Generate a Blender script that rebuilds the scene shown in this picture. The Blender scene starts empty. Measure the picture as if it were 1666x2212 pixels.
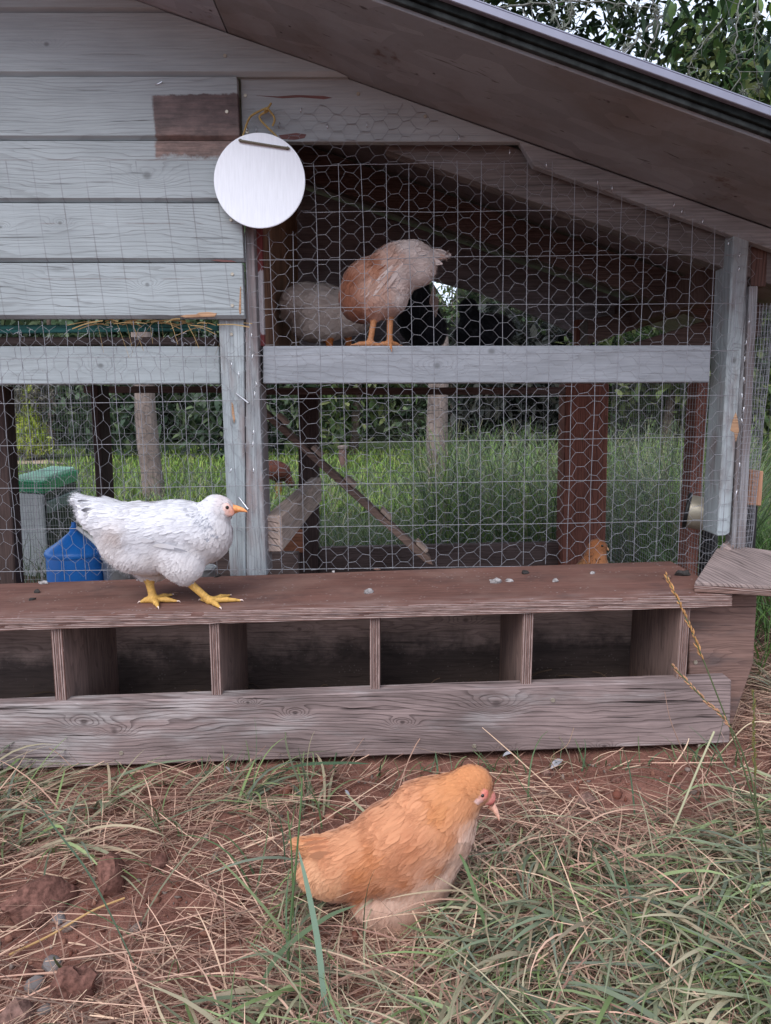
import bpy, bmesh, math, random
import numpy as np
from mathutils import Vector, Matrix

R = math.radians
random.seed(7)
rng = np.random.default_rng(11)
sc = bpy.context.scene
COL = sc.collection

# ------------------------------------------------------------------ camera
F, CX, CY, PITCH, CAMZ = 1534.0, 833.0, 1106.0, R(8.5), 0.65
cam_d = bpy.data.cameras.new("camera")
cam_d.sensor_fit = 'VERTICAL'
cam_d.sensor_height = 36.0
cam_d.lens = 36.0 * F / 2212.0
cam_d.clip_start = 0.02
cam_d.clip_end = 600.0
cam = bpy.data.objects.new("camera", cam_d)
cam.location = (0, 0, CAMZ)
cam.rotation_euler = (R(90) - PITCH, 0, 0)
COL.objects.link(cam)
sc.camera = cam

# ------------------------------------------------------------------ world, sun, exposure
SUN_EL, SUN_ROT = R(48), R(205)
w = bpy.data.worlds.new("World")
sc.world = w
w.use_nodes = True
wn = w.node_tree.nodes
wl = w.node_tree.links
wn.clear()
wo = wn.new('ShaderNodeOutputWorld')
bg = wn.new('ShaderNodeBackground')
sky = wn.new('ShaderNodeTexSky')
sky.sky_type = 'NISHITA'
sky.sun_disc = False
sky.sun_elevation = SUN_EL
sky.sun_rotation = SUN_ROT
sky.air_density = 1.0
sky.dust_density = 2.0
sky.ozone_density = 1.5
bg.inputs['Strength'].default_value = 0.13
cl = wn.new('ShaderNodeMixRGB')          # an even veil of high cloud over the whole sky
cl.inputs[0].default_value = 0.8
cl.inputs[2].default_value = (5.9, 6.55, 7.9, 1)
wl.new(sky.outputs[0], cl.inputs[1])
wl.new(cl.outputs[0], bg.inputs['Color'])
wl.new(bg.outputs[0], wo.inputs['Surface'])

sun_d = bpy.data.lights.new("sun", 'SUN')
sun_d.energy = 1.5
sun_d.angle = R(40)
sun_d.color = (1.0, 0.985, 0.97)
sun = bpy.data.objects.new("sun", sun_d)
# light travels from the sun: sun behind the camera, above
sdir = Vector((math.sin(SUN_ROT) * math.cos(SUN_EL), math.cos(SUN_ROT) * math.cos(SUN_EL), math.sin(SUN_EL)))
sun.rotation_euler = sdir.to_track_quat('Z', 'Y').to_euler()
sun.location = sdir * 20
COL.objects.link(sun)

sc.view_settings.view_transform = 'Standard'
sc.view_settings.look = 'None'
sc.view_settings.gamma = 1.0
sc.view_settings.use_curve_mapping = False
sc.view_settings.exposure = 0.74
sc.cycles.max_bounces = 8
sc.cycles.transparent_max_bounces = 8

# ------------------------------------------------------------------ geometry of the picture -> the place
CAM = np.array([0, 0, CAMZ])
FW = np.array([0, math.cos(PITCH), -math.sin(PITCH)])
UP = np.array([0, math.sin(PITCH), math.cos(PITCH)])
RT = np.array([1.0, 0, 0])


def ray(px, py):
    return FW + RT * ((px - CX) / F) - UP * ((py - CY) / F)


def PY(px, py, Y):
    d = ray(px, py)
    return CAM + d * (Y / d[1])


def PL(px, py, p, n):
    d = ray(px, py)
    return CAM + d * (np.dot(p - CAM, n) / np.dot(d, n))


BENCH_P = np.array([0, 1.5, 0.2970])
BENCH_N = np.array([-0.0347, 0, 1.0])


def B(px, py, up=0.0):
    return PL(px, py, BENCH_P, BENCH_N) + np.array([0, 0, up])


def bz(x):
    return 0.2970 + 0.0347 * x


def vnoise(x, y, seed=0):
    xi = np.floor(x).astype(np.int64)
    yi = np.floor(y).astype(np.int64)
    xf = x - xi
    yf = y - yi

    def h(a, b):
        v = np.sin(a * 127.1 + b * 311.7 + seed * 74.7) * 43758.5453
        return v - np.floor(v)
    u = xf * xf * (3 - 2 * xf)
    v = yf * yf * (3 - 2 * yf)
    return (h(xi, yi) * (1 - u) + h(xi + 1, yi) * u) * (1 - v) + (h(xi, yi + 1) * (1 - u) + h(xi + 1, yi + 1) * u) * v


def fbm(x, y, seed=0, oct=3):
    t = 0
    a = 0.5
    for k in range(oct):
        t = t + a * vnoise(x, y, seed + k)
        x = x * 2.03
        y = y * 2.03
        a *= 0.5
    return t


def gh(x, y):
    x = np.asarray(x, float)
    y = np.asarray(y, float)
    fade = np.clip((5.0 - y) / 2.5, 0, 1)
    z = 0.034 * 1.8 * np.tanh(x / 1.8) * fade
    near = np.clip((3.0 - y) / 1.0, 0, 1)
    z = z + near * ((fbm(x * 7, y * 7, 3) - 0.45) * 0.030 + (fbm(x * 28, y * 28, 9, 2) - 0.37) * 0.012) * np.where(np.abs(y - 1.3) < 0.12, 0.5, 1.0)
    return z


def G(px, py, up=0.0):
    p = PL(px, py, np.array([0, 1.0, 0.0]), np.array([-0.034, 0, 1.0]))
    return np.array([p[0], p[1], float(gh(p[0], p[1])) + up])


def lin(r, g, b, k=1.0):
    o = []
    for c in (r, g, b):
        c /= 255.0
        o.append(k * (c / 12.92 if c <= 0.04045 else ((c + 0.055) / 1.055) ** 2.4))
    return tuple(o)


# ------------------------------------------------------------------ objects
def tag(o, label=None, cat=None, group=None, kind=None):
    if label: o['label'] = label
    if cat: o['category'] = cat
    if group: o['group'] = group
    if kind: o['kind'] = kind
    return o


def empty(name, loc, label, cat, group=None):
    o = bpy.data.objects.new(name, None)
    o.empty_display_size = 0.05
    o.location = loc
    COL.objects.link(o)
    return tag(o, label, cat, group)


def link(name, me, parent=None, loc=(0, 0, 0)):
    o = bpy.data.objects.new(name, me)
    COL.objects.link(o)
    o.location = loc
    if parent is not None:
        o.parent = parent
        base = Vector((0, 0, 0))
        p = parent
        while p is not None:
            base += p.location
            p = p.parent
        o.location = Vector(loc) - base
    return o


def mesh_np(name, V, Fq, mat=None, smooth=False, tint=None, tris=None):
    me = bpy.data.meshes.new(name)
    V = np.asarray(V, np.float32).reshape(-1, 3)
    me.vertices.add(len(V))
    me.vertices.foreach_set('co', V.ravel())
    Fq = np.asarray(Fq, np.int32).reshape(-1, 4) if Fq is not None else np.zeros((0, 4), np.int32)
    Ft = np.asarray(tris, np.int32).reshape(-1, 3) if tris is not None else np.zeros((0, 3), np.int32)
    nl = Fq.size + Ft.size
    me.loops.add(nl)
    me.loops.foreach_set('vertex_index', np.concatenate([Fq.ravel(), Ft.ravel()]))
    npoly = len(Fq) + len(Ft)
    me.polygons.add(npoly)
    st = np.concatenate([np.arange(len(Fq)) * 4, Fq.size + np.arange(len(Ft)) * 3]).astype(np.int32)
    me.polygons.foreach_set('loop_start', st)
    if smooth:
        me.polygons.foreach_set('use_smooth', np.ones(npoly, bool))
    if tint is not None:
        a = me.attributes.new('tint', 'FLOAT_COLOR', 'POINT')
        t = np.ones((len(V), 4), np.float32)
        t[:, :3] = np.asarray(tint, np.float32).reshape(-1, 3)
        a.data.foreach_set('color', t.ravel())
    me.update(calc_edges=True)
    me.validate()
    if mat: me.materials.append(mat)
    return me


def obj_np(name, V, Fq, mat, parent=None, smooth=False, tint=None, tris=None, centre=True):
    V = np.asarray(V, float).reshape(-1, 3)
    c = (V.min(0) + V.max(0)) / 2 if centre else np.zeros(3)
    me = mesh_np(name, V - c, Fq, mat, smooth, tint, tris)
    return link(name, me, parent, tuple(c))


def bm_obj(name, bm, mat, parent=None, smooth=False, centre=True):
    c = Vector((0, 0, 0))
    if centre and len(bm.verts):
        lo = Vector((min(v.co[i] for v in bm.verts) for i in range(3)))
        hi = Vector((max(v.co[i] for v in bm.verts) for i in range(3)))
        c = (lo + hi) / 2
        for v in bm.verts: v.co -= c
    bmesh.ops.recalc_face_normals(bm, faces=bm.faces[:])
    me = bpy.data.meshes.new(name)
    bm.to_mesh(me)
    bm.free()
    if smooth:
        for p in me.polygons: p.use_smooth = True
        me.set_sharp_from_angle(angle=R(38))
    me.materials.append(mat)
    return link(name, me, parent, tuple(c))


def prism_bm(pts, dvec, bevel=0.0015, bm=None):
    """pts: 3D polygon; extruded along dvec."""
    own = bm is None
    if own: bm = bmesh.new()
    a = [bm.verts.new(p) for p in pts]
    b = [bm.verts.new(np.asarray(p) + dvec) for p in pts]
    n = len(pts)
    fs = [bm.faces.new(a), bm.faces.new(b[::-1])]
    for i in range(n):
        fs.append(bm.faces.new((a[i], b[i], b[(i + 1) % n], a[(i + 1) % n])))
    bmesh.ops.recalc_face_normals(bm, faces=fs)
    if bevel > 0:
        es = list({e for f in fs for e in f.edges})
        bmesh.ops.bevel(bm, geom=es, offset=bevel, segments=1, affect='EDGES', clamp_overlap=True)
    return bm


def slab(name, poly, Y, thick, mat, parent=None, bevel=0.0015):
    """poly in photo pixels lying on the vertical plane at Y; thickness goes back."""
    pts = [PY(x, y, Y) for x, y in poly]
    return bm_obj(name, prism_bm(pts, np.array([0, thick, 0]), bevel), mat, parent)


def slabw(name, poly, Y, thick, mat, parent=None, bevel=0.0015):
    pts = [np.array([x, Y, z]) for x, z in poly]
    return bm_obj(name, prism_bm(pts, np.array([0, thick, 0]), bevel), mat, parent)


def box(name, lo, hi, mat, parent=None, bevel=0.0015):
    x0, y0, z0 = lo
    x1, y1, z1 = hi
    return bm_obj(name, prism_bm([(x0, y0, z0), (x1, y0, z0), (x1, y0, z1), (x0, y0, z1)], np.array([0, y1 - y0, 0]), bevel), mat, parent)


def tubes(P, r, S=3):
    """P (n,K,3) centre lines -> V, quads."""
    P = np.asarray(P, float)
    n, K, _ = P.shape
    T = np.gradient(P, axis=1)
    T /= np.linalg.norm(T, axis=2, keepdims=True) + 1e-12
    ref = np.zeros_like(T)
    m = np.abs(T[..., 1]) < 0.9
    ref[..., 1] = np.where(m, 1, 0)
    ref[..., 0] = np.where(m, 0, 1)
    A = np.cross(T, ref)
    A /= np.linalg.norm(A, axis=2, keepdims=True) + 1e-12
    Bv = np.cross(T, A)
    rr = np.broadcast_to(np.asarray(r, float), (n, K)) if np.ndim(r) != 1 or len(np.atleast_1d(r)) == K else np.asarray(r)[:, None] * np.ones((1, K))
    ang = np.arange(S) * 2 * math.pi / S
    V = P[:, :, None, :] + rr[:, :, None, None] * (A[:, :, None, :] * np.cos(ang)[None, None, :, None] + Bv[:, :, None, :] * np.sin(ang)[None, None, :, None])
    idx = np.arange(n * K * S).reshape(n, K, S)
    a = idx[:, :-1, :]
    b = np.roll(a, -1, axis=2)
    d = idx[:, 1:, :]
    c = np.roll(d, -1, axis=2)
    Q = np.stack([a, b, c, d], -1).reshape(-1, 4)
    return V.reshape(-1, 3), Q


def merge(parts):
    Vs, Qs, o = [], [], 0
    for V, Q in parts:
        Vs.append(V)
        Qs.append(Q + o)
        o += len(V)
    return np.concatenate(Vs), np.concatenate(Qs)


def ribbons(P, side, wprof, width):
    """P (n,K,3), side (n,3) or (n,K,3), wprof (K,), width (n,) -> V, Q"""
    n, K, _ = P.shape
    if side.ndim == 2: side = np.repeat(side[:, None, :], K, 1)
    off = side * (0.5 * width[:, None] * np.asarray(wprof)[None, :])[..., None]
    V = np.stack([P - off, P + off], 2).reshape(-1, 3)
    idx = np.arange(n * K * 2).reshape(n, K, 2)
    Q = np.stack([idx[:, :-1, 0], idx[:, :-1, 1], idx[:, 1:, 1], idx[:, 1:, 0]], -1).reshape(-1, 4)
    return V, Q


def smooth_path(pts, n=24):
    """Catmull-Rom through points."""
    p = np.asarray(pts, float)
    p = np.vstack([2 * p[0] - p[1], p, 2 * p[-1] - p[-2]])
    m = len(p) - 3
    out = []
    for t in np.linspace(0, m - 1e-6, n):
        i = int(t)
        u = t - i
        a, b, c, d = p[i:i + 4]
        out.append(0.5 * ((2 * b) + (-a + c) * u + (2 * a - 5 * b + 4 * c - d) * u * u + (-a + 3 * b - 3 * c + d) * u ** 3))
    return np.array(out)


# ------------------------------------------------------------------ materials
class NT:
    def __init__(s, name):
        s.mat = bpy.data.materials.new(name)
        s.mat.use_nodes = True
        s.t = s.mat.node_tree
        s.t.nodes.clear()
        s.out = s.t.nodes.new('ShaderNodeOutputMaterial')
        s.p = s.t.nodes.new('ShaderNodeBsdfPrincipled')
        s.t.links.new(s.p.outputs[0], s.out.inputs['Surface'])

    def n(s, ty, **kw):
        o = s.t.nodes.new('ShaderNode' + ty)
        for k, v in kw.items(): setattr(o, k, v)
        return o

    def put(s, sock, v):
        if isinstance(v, bpy.types.NodeSocket): s.t.links.new(v, sock)
        elif isinstance(v, (tuple, list)) and len(v) == 3 and sock.type == 'RGBA': sock.default_value = (*v, 1)
        else: sock.default_value = v

    def m(s, op, a, b=None, c=None, clamp=False):
        o = s.n('Math', operation=op, use_clamp=clamp)
        for i, v in enumerate((a, b, c)):
            if v is not None: s.put(o.inputs[i], v)
        return o.outputs[0]

    def noise(s, vec, scale, detail=3, rough=0.5, dist=0.0):
        o = s.n('TexNoise')
        s.put(o.inputs['Vector'], vec)
        o.inputs['Scale'].default_value = scale
        o.inputs['Detail'].default_value = detail
        o.inputs['Roughness'].default_value = rough
        o.inputs['Distortion'].default_value = dist
        return o.outputs[0]

    def voro(s, vec, scale):
        o = s.n('TexVoronoi')
        s.put(o.inputs['Vector'], vec)
        o.inputs['Scale'].default_value = scale
        return o.outputs['Distance']

    def step(s, v, lo, hi, a=0.0, b=1.0):
        o = s.n('MapRange', interpolation_type='SMOOTHSTEP')
        s.put(o.inputs[0], v)
        for i, q in zip((1, 2, 3, 4), (lo, hi, a, b)): s.put(o.inputs[i], q)
        return o.outputs[0]

    def mix(s, f, a, b, blend='MIX'):
        o = s.n('MixRGB', blend_type=blend)
        s.put(o.inputs[0], f)
        s.put(o.inputs[1], a)
        s.put(o.inputs[2], b)
        return o.outputs[0]

    def comb(s, x, y, z):
        o = s.n('CombineXYZ')
        for i, v in enumerate((x, y, z)): s.put(o.inputs[i], v)
        return o.outputs[0]

    def sep(s, v):
        o = s.n('SeparateXYZ')
        s.put(o.inputs[0], v)
        return o.outputs

    def obj(s):
        return s.n('TexCoord').outputs['Object']

    def pos(s):
        return s.n('NewGeometry').outputs['Position']

    def rand(s):
        return s.n('ObjectInfo').outputs['Random']

    def bump(s, h, strength=0.5, dist=0.001):
        o = s.n('Bump')
        o.inputs['Strength'].default_value = strength
        o.inputs['Distance'].default_value = dist
        s.put(o.inputs['Height'], h)
        s.t.links.new(o.outputs[0], s.p.inputs['Normal'])

    def fin(s, col, rough=0.6, metal=0.0, spec=0.3):
        s.put(s.p.inputs['Base Color'], col)
        s.put(s.p.inputs['Roughness'], rough)
        s.put(s.p.inputs['Metallic'], metal)
        s.put(s.p.inputs['Specular IOR Level'], spec)
        return s.mat


def wood(name, base, dark, axis='x', freq=95.0, amp=3.0, line=0.5, crack=0.35, knots=(), blotch=0.18, rough=0.75, bump=0.6,
         worn=None, worn_amt=0.5, extra=None, fibre=0.25, spec=0.25, crack_s=70.0):
    """Sawn timber: growth rings as level lines of a stretched field, bent round the knots; fibres, checks and blotches.
    worn: a second colour that shows where paint or silvering has gone. extra(nt, col, u, v) may add stains."""
    t = NT(name)
    o = t.sep(t.obj())
    ax = {'x': (0, 2, 1), 'z': (2, 0, 1), 'y': (1, 0, 2)}[axis]
    rnd = t.m('MULTIPLY', t.rand(), 23.0)
    u0, v0, w0 = o[ax[0]], o[ax[1]], o[ax[2]]
    u = t.m('ADD', u0, rnd)
    vv = t.m('ADD', v0, t.m('MULTIPLY', w0, 0.8))
    n1 = t.noise(t.comb(t.m('MULTIPLY', u, 1.6), t.m('MULTIPLY', vv, 9.0), rnd), 1.0, 4, 0.55)
    h = t.m('ADD', t.m('MULTIPLY', vv, freq), t.m('MULTIPLY', n1, amp * 4))
    core = None
    for (ku, kv, kr) in knots:
        du = t.m('DIVIDE', t.m('SUBTRACT', u0, ku), kr * 2.6)
        dv = t.m('DIVIDE', t.m('SUBTRACT', v0, kv), kr * 1.2)
        d2 = t.m('ADD', t.m('MULTIPLY', du, du), t.m('MULTIPLY', dv, dv))
        g = t.m('POWER', 2.718, t.m('MULTIPLY', d2, -1.0))
        h = t.m('ADD', h, t.m('MULTIPLY', g, 4.6))
        du2 = t.m('DIVIDE', t.m('SUBTRACT', u0, ku), kr * 0.75)
        dv2 = t.m('DIVIDE', t.m('SUBTRACT', v0, kv), kr * 0.6)
        r2 = t.m('SQRT', t.m('ADD', t.m('MULTIPLY', du2, du2), t.m('MULTIPLY', dv2, dv2)))
        c = t.step(r2, 0.25, 1.0, 1.0, 0.0)
        core = c if core is None else t.m('MAXIMUM', core, c)
    fr = t.m('FRACT', h)
    ringl = t.m('MULTIPLY', t.step(fr, 0.5, 0.93), t.step(fr, 0.93, 1.0, 1.0, 0.0))
    ringl = t.m('MULTIPLY', ringl, t.step(t.noise(t.comb(t.m('MULTIPLY', u, 3.0), t.m('MULTIPLY', vv, 40.0), rnd), 1.0, 3, 0.6), 0.3, 0.65, 0.3, 1.0))
    fib = t.noise(t.comb(t.m('MULTIPLY', u, 7.0), t.m('MULTIPLY', vv, 330.0), t.m('MULTIPLY', w0, 60.0)), 1.0, 2, 0.6)
    ck = t.noise(t.comb(t.m('MULTIPLY', u, 4.0), t.m('MULTIPLY', vv, crack_s * 2.0), rnd), 1.0, 3, 0.6)
    ckm = t.step(ck, 0.63, 0.72)
    bl = t.noise(t.comb(t.m('MULTIPLY', u, 5.0), t.m('MULTIPLY', vv, 16.0), t.m('MULTIPLY', w0, 10.0)), 1.0, 5, 0.6)
    col = base
    if worn:
        wn_ = t.noise(t.comb(t.m('MULTIPLY', u, 3.2), t.m('MULTIPLY', vv, 14.0), rnd), 1.0, 5, 0.65)
        wm = t.step(wn_, 0.62 - 0.28 * worn_amt, 0.80 - 0.28 * worn_amt)
        col = t.mix(wm, base, worn)
    col = t.mix(t.m('MULTIPLY', ringl, line), col, dark)
    col = t.mix(t.m('MULTIPLY', ckm, crack), col, tuple(0.35 * x for x in dark))
    f = t.step(fib, 0.2, 0.8, 1.0 - fibre, 1.0 + fibre)
    col = t.mix(1.0, col, t.comb(f, f, f), 'MULTIPLY')
    b2 = t.step(bl, 0.25, 0.75, 1.0 - blotch, 1.0 + blotch)
    col = t.mix(1.0, col, t.comb(b2, b2, b2), 'MULTIPLY')
    if core is not None:
        col = t.mix(t.m('MULTIPLY', core, 0.6), col, tuple(0.6 * x for x in dark))
    if extra: col = extra(t, col, u0, v0)
    hh = t.m('SUBTRACT', t.m('MULTIPLY', fib, 0.5), t.m('ADD', t.m('MULTIPLY', ringl, 0.6), ckm))
    t.bump(hh, bump, 0.0012)
    return t.fin(col, rough, 0.0, spec)


def plain(name, col, rough=0.6, metal=0.0, spec=0.4, var=0.2, vs=40.0, bump=0.0):
    t = NT(name)
    n = t.noise(t.obj(), vs, 4, 0.6)
    f = t.step(n, 0.25, 0.75, 1 - var, 1 + var)
    c = t.mix(1.0, col, t.comb(f, f, f), 'MULTIPLY')
    if bump: t.bump(n, bump, 0.002)
    return t.fin(c, rough, metal, spec)


def tinted(name, rough=0.8, trans=0.0, spec=0.2, sheen=0.0, vs=0, var=0.15):
    t = NT(name)
    a = t.n('Attribute', attribute_name='tint')
    col = a.outputs['Color']
    if vs:
        f = t.step(t.noise(t.pos(), vs, 3, 0.6), 0.25, 0.75, 1 - var, 1 + var)
        col = t.mix(1.0, col, t.comb(f, f, f), 'MULTIPLY')
    m = t.fin(col, rough, 0, spec)
    if sheen:
        t.p.inputs['Sheen Weight'].default_value = sheen
    if trans:
        tr = t.n('BsdfTranslucent')
        t.put(tr.inputs['Color'], col)
        ms = t.n('MixShader')
        ms.inputs[0].default_value = trans
        t.t.links.new(t.p.outputs[0], ms.inputs[1])
        t.t.links.new(tr.outputs[0], ms.inputs[2])
        t.t.links.new(ms.outputs[0], t.out.inputs['Surface'])
    return m


PAINT = (0.335, 0.37, 0.385)
PAINT_D = (0.14, 0.145, 0.145)


def siding_extra(t, col, u, v):
    p = t.sep(t.pos())
    x, z = p[0], p[2]
    nz = t.noise(t.pos(), 14.0, 4, 0.6)
    # rust ghosts of a wire panel that once lay here
    lx = t.m('SUBTRACT', x, t.m('MULTIPLY', z, -0.085))
    fr = t.m('FRACT', t.m('DIVIDE', t.m('ADD', lx, 3.0), 0.0515))
    d = t.m('ABSOLUTE', t.m('SUBTRACT', fr, 0.5))
    ln = t.step(d, 0.012, 0.035, 1.0, 0.0)
    band = t.m('MULTIPLY', t.step(z, 1.128, 1.132, 1.0, 0.0), t.step(t.noise(t.pos(), 6.0, 4, 0.7), 0.35, 0.65, 0.0, 0.75))
    col = t.mix(t.m('MULTIPLY', ln, band), col, (0.17, 0.165, 0.17))
    for z0 in (1.132, 1.012, 0.905):
        l2 = t.step(t.m('ABSOLUTE', t.m('SUBTRACT', z, z0)), 0.0006, 0.0018, 1.0, 0.0)
        col = t.mix(t.m('MULTIPLY', l2, t.step(nz, 0.4, 0.6, 0.0, 0.5)), col, (0.14, 0.10, 0.09))
    # bare brown patch where something was screwed on before the wall was painted
    ed = t.m('MULTIPLY', t.m('SUBTRACT', t.noise(t.pos(), 45.0, 5, 0.7), 0.5), 0.014)
    sx = t.m('ADD', x, t.m('ADD', ed, t.m('MULTIPLY', z, 0.03)))
    xm = t.step(sx, -0.4225, -0.4165)
    zt = t.step(t.m('ADD', z, t.m('ADD', ed, t.m('MULTIPLY', x, -0.02))), 1.258, 1.262, 1.0, 0.0)
    zb = t.step(t.m('ADD', z, t.m('MULTIPLY', ed, 3.0)), 1.132, 1.146)
    pm = t.m('MULTIPLY', xm, t.m('MULTIPLY', zt, zb))
    hue = t.step(z, 1.15, 1.21)
    grain = t.noise(t.comb(t.m('MULTIPLY', x, 9.0), 0.0, t.m('MULTIPLY', z, 150.0)), 1.0, 3, 0.6)
    br = t.mix(hue, (0.20, 0.125, 0.105), (0.105, 0.066, 0.062))
    gf = t.step(grain, 0.25, 0.75, 0.72, 1.28)
    gf = t.m('MULTIPLY', gf, t.step(t.noise(t.comb(t.m('MULTIPLY', x, 22.0), 0.0, t.m('MULTIPLY', z, 45.0)), 1.0, 5, 0.7), 0.3, 0.7, 0.6, 1.4))
    br = t.mix(1.0, br, t.comb(gf, gf, gf), 'MULTIPLY')
    return t.mix(t.m('MULTIPLY', pm, 0.92), col, br)


M = {}
SIDE_KN = [(), ((0.13, 0.0, 0.010),), (), ((0.42, -0.008, 0.017),), ((0.24, 0.018, 0.008), (0.12, 0.010, 0.006)), ((0.41, 0.012, 0.009),)]
for i in range(7):
    kn = SIDE_KN[i] if i < 6 else ()
    M['side%d' % i] = wood('siding_paint_%d' % i, PAINT, PAINT_D, 'x', 110 + 20 * (i % 3), 2.5 + i * 0.3,
                           (0.05, 0.10, 0.3, 0.38, 0.4, 0.5, 0.1)[i], (0.1, 0.15, 1.0, 0.75, 0.5, 0.5, 0.1)[i], kn, 0.10, 0.6, 0.6, extra=siding_extra, fibre=0.10)
M['paint'] = wood('painted_timber', PAINT, PAINT_D, 'x', 90, 3, 0.25, 0.25, (), 0.10, 0.6, 0.5, fibre=0.10)
M['gable'] = wood('gable_paint', (0.315, 0.335, 0.345), PAINT_D, 'x', 90, 2, 0.10, 0.12, (), 0.10, 0.6, 0.4, fibre=0.08, worn=(0.20, 0.11, 0.09), worn_amt=0.02)
M['rail_l'] = wood('rail_paint_left', PAINT, PAINT_D, 'x', 80, 3, 0.22, 0.25, ((0.11, 0.0, 0.013),), 0.12, 0.6, 0.5, fibre=0.1)
M['rail_r'] = wood('rail_paint_right', (0.30, 0.315, 0.345), PAINT_D, 'x', 80, 3, 0.28, 0.30, ((-0.105, -0.002, 0.015), (0.01, 0.028, 0.015)), 0.15, 0.6, 0.5, fibre=0.1)
M['post'] = wood('post_paint', PAINT, PAINT_D, 'z', 120, 3, 0.3, 0.35, ((0.06, 0.0, 0.012),), 0.15, 0.65, 0.6, worn=(0.22, 0.185, 0.185), worn_amt=0.42, fibre=0.15)
M['post2'] = wood('post_paint_thin', (0.30, 0.32, 0.335), PAINT_D, 'z', 130, 3, 0.4, 0.5, (), 0.2, 0.75, 0.7, worn=(0.23, 0.19, 0.19), worn_amt=0.75, fibre=0.18)
M['post_w'] = wood('post_weathered', (0.24, 0.205, 0.205), (0.08, 0.06, 0.06), 'z', 130, 3, 0.5, 0.6, (), 0.2, 0.8, 0.8, worn=(0.34, 0.345, 0.36), worn_amt=0.7)
M['rake'] = wood('rake_paint', (0.27, 0.265, 0.27), (0.10, 0.09, 0.09), 'x', 90, 3, 0.2, 0.3, (), 0.2, 0.7, 0.5, worn=(0.15, 0.11, 0.095), worn_amt=0.3)
M['rafter'] = wood('rafter_timber', (0.16, 0.14, 0.135), (0.05, 0.04, 0.038), 'x', 90, 3, 0.4, 0.4, (), 0.25, 0.8, 0.5)
M['brown'] = wood('brown_timber', (0.125, 0.088, 0.08), (0.055, 0.036, 0.032), 'x', 90, 3, 0.5, 0.4, (), 0.25, 0.8, 0.5)
M['brown_z'] = wood('brown_post', (0.20, 0.078, 0.056), (0.06, 0.026, 0.02), 'z', 90, 3, 0.5, 0.4, (), 0.22, 0.8, 0.5)
M['dark_z'] = wood('dark_post', (0.062, 0.04, 0.036), (0.022, 0.014, 0.012), 'z', 90, 3, 0.5, 0.4, (), 0.25, 0.8, 0.5)
M['grey_z'] = wood('grey_fence_post', (0.22, 0.17, 0.15), (0.09, 0.06, 0.05), 'z', 70, 3, 0.5, 0.5, (), 0.25, 0.85, 0.7)
M['inner'] = wood('inner_boards', (0.27, 0.25, 0.265), (0.15, 0.135, 0.14), 'x', 60, 4, 0.4, 0.3, (), 0.3, 0.85, 0.4)
M['partition'] = wood('partition_boards', (0.32, 0.18, 0.12), (0.10, 0.055, 0.036), 'z', 70, 4, 0.6, 0.5, (), 0.35, 0.85, 0.7)
M['beam'] = wood('beam_timber', (0.50, 0.38, 0.32), (0.2, 0.14, 0.115), 'y', 80, 3, 0.4, 0.5, (), 0.2, 0.85, 0.7)
M['ramp'] = wood('ramp_timber', (0.16, 0.105, 0.085), (0.06, 0.035, 0.03), 'x', 90, 3, 0.4, 0.4, (), 0.25, 0.85, 0.6)
M['cleat'] = wood('cleat_timber', (0.30, 0.22, 0.18), (0.14, 0.09, 0.07), 'y', 90, 3, 0.3, 0.3, (), 0.2, 0.85, 0.6)
M['front'] = wood('front_board_weathered', (0.222, 0.164, 0.155), (0.075, 0.052, 0.05), 'x', 125, 3.0, 0.72, 1.0,
                  ((-0.33, 0.012, 0.012), (-0.275, -0.005, 0.011), (0.055, 0.03, 0.008), (0.42, 0.048, 0.016), (0.25, 0.012, 0.008), (0.44, -0.04, 0.008), (0.62, -0.035, 0.007), (-0.03, 0.05, 0.006)),
                  0.34, 0.85, 1.0, worn=(0.31, 0.272, 0.265), worn_amt=0.45, fibre=0.3)


def bench_extra(t, col, u, v):
    p = t.pos()
    big = t.noise(p, 6.0, 4, 0.6)
    col = t.mix(t.step(big, 0.45, 0.75, 0.0, 0.45), col, (0.24, 0.15, 0.125))
    dark = t.noise(p, 9.0, 5, 0.65)
    col = t.mix(t.step(dark, 0.5, 0.75, 0.0, 0.7), col, (0.075, 0.042, 0.038))
    q = t.sep(p)
    fr_ = t.m('MULTIPLY', t.step(q[1], 1.30, 1.23, 0.0, 1.0), t.step(t.noise(t.comb(t.m('MULTIPLY', q[0], 9.0), t.m('MULTIPLY', q[1], 60.0), 0.0), 1.0, 5, 0.65), 0.4, 0.65))
    col = t.mix(t.m('MULTIPLY', fr_, 0.55), col, (0.30, 0.205, 0.185))
    sp = t.voro(p, 95.0)
    mk = t.noise(p, 21.0, 2, 0.5)
    f = t.m('MULTIPLY', t.step(sp, 0.14, 0.24, 1.0, 0.0), t.step(mk, 0.50, 0.60))
    st = t.noise(t.comb(t.m('MULTIPLY', q[0], 16.0), t.m('MULTIPLY', q[1], 50.0), 3.0), 1.0, 5, 0.7)
    col = t.mix(t.step(st, 0.68, 0.76, 0.0, 0.55), col, (0.40, 0.35, 0.345))
    return t.mix(t.m('MULTIPLY', f, 0.35), col, (0.48, 0.44, 0.44))


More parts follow.
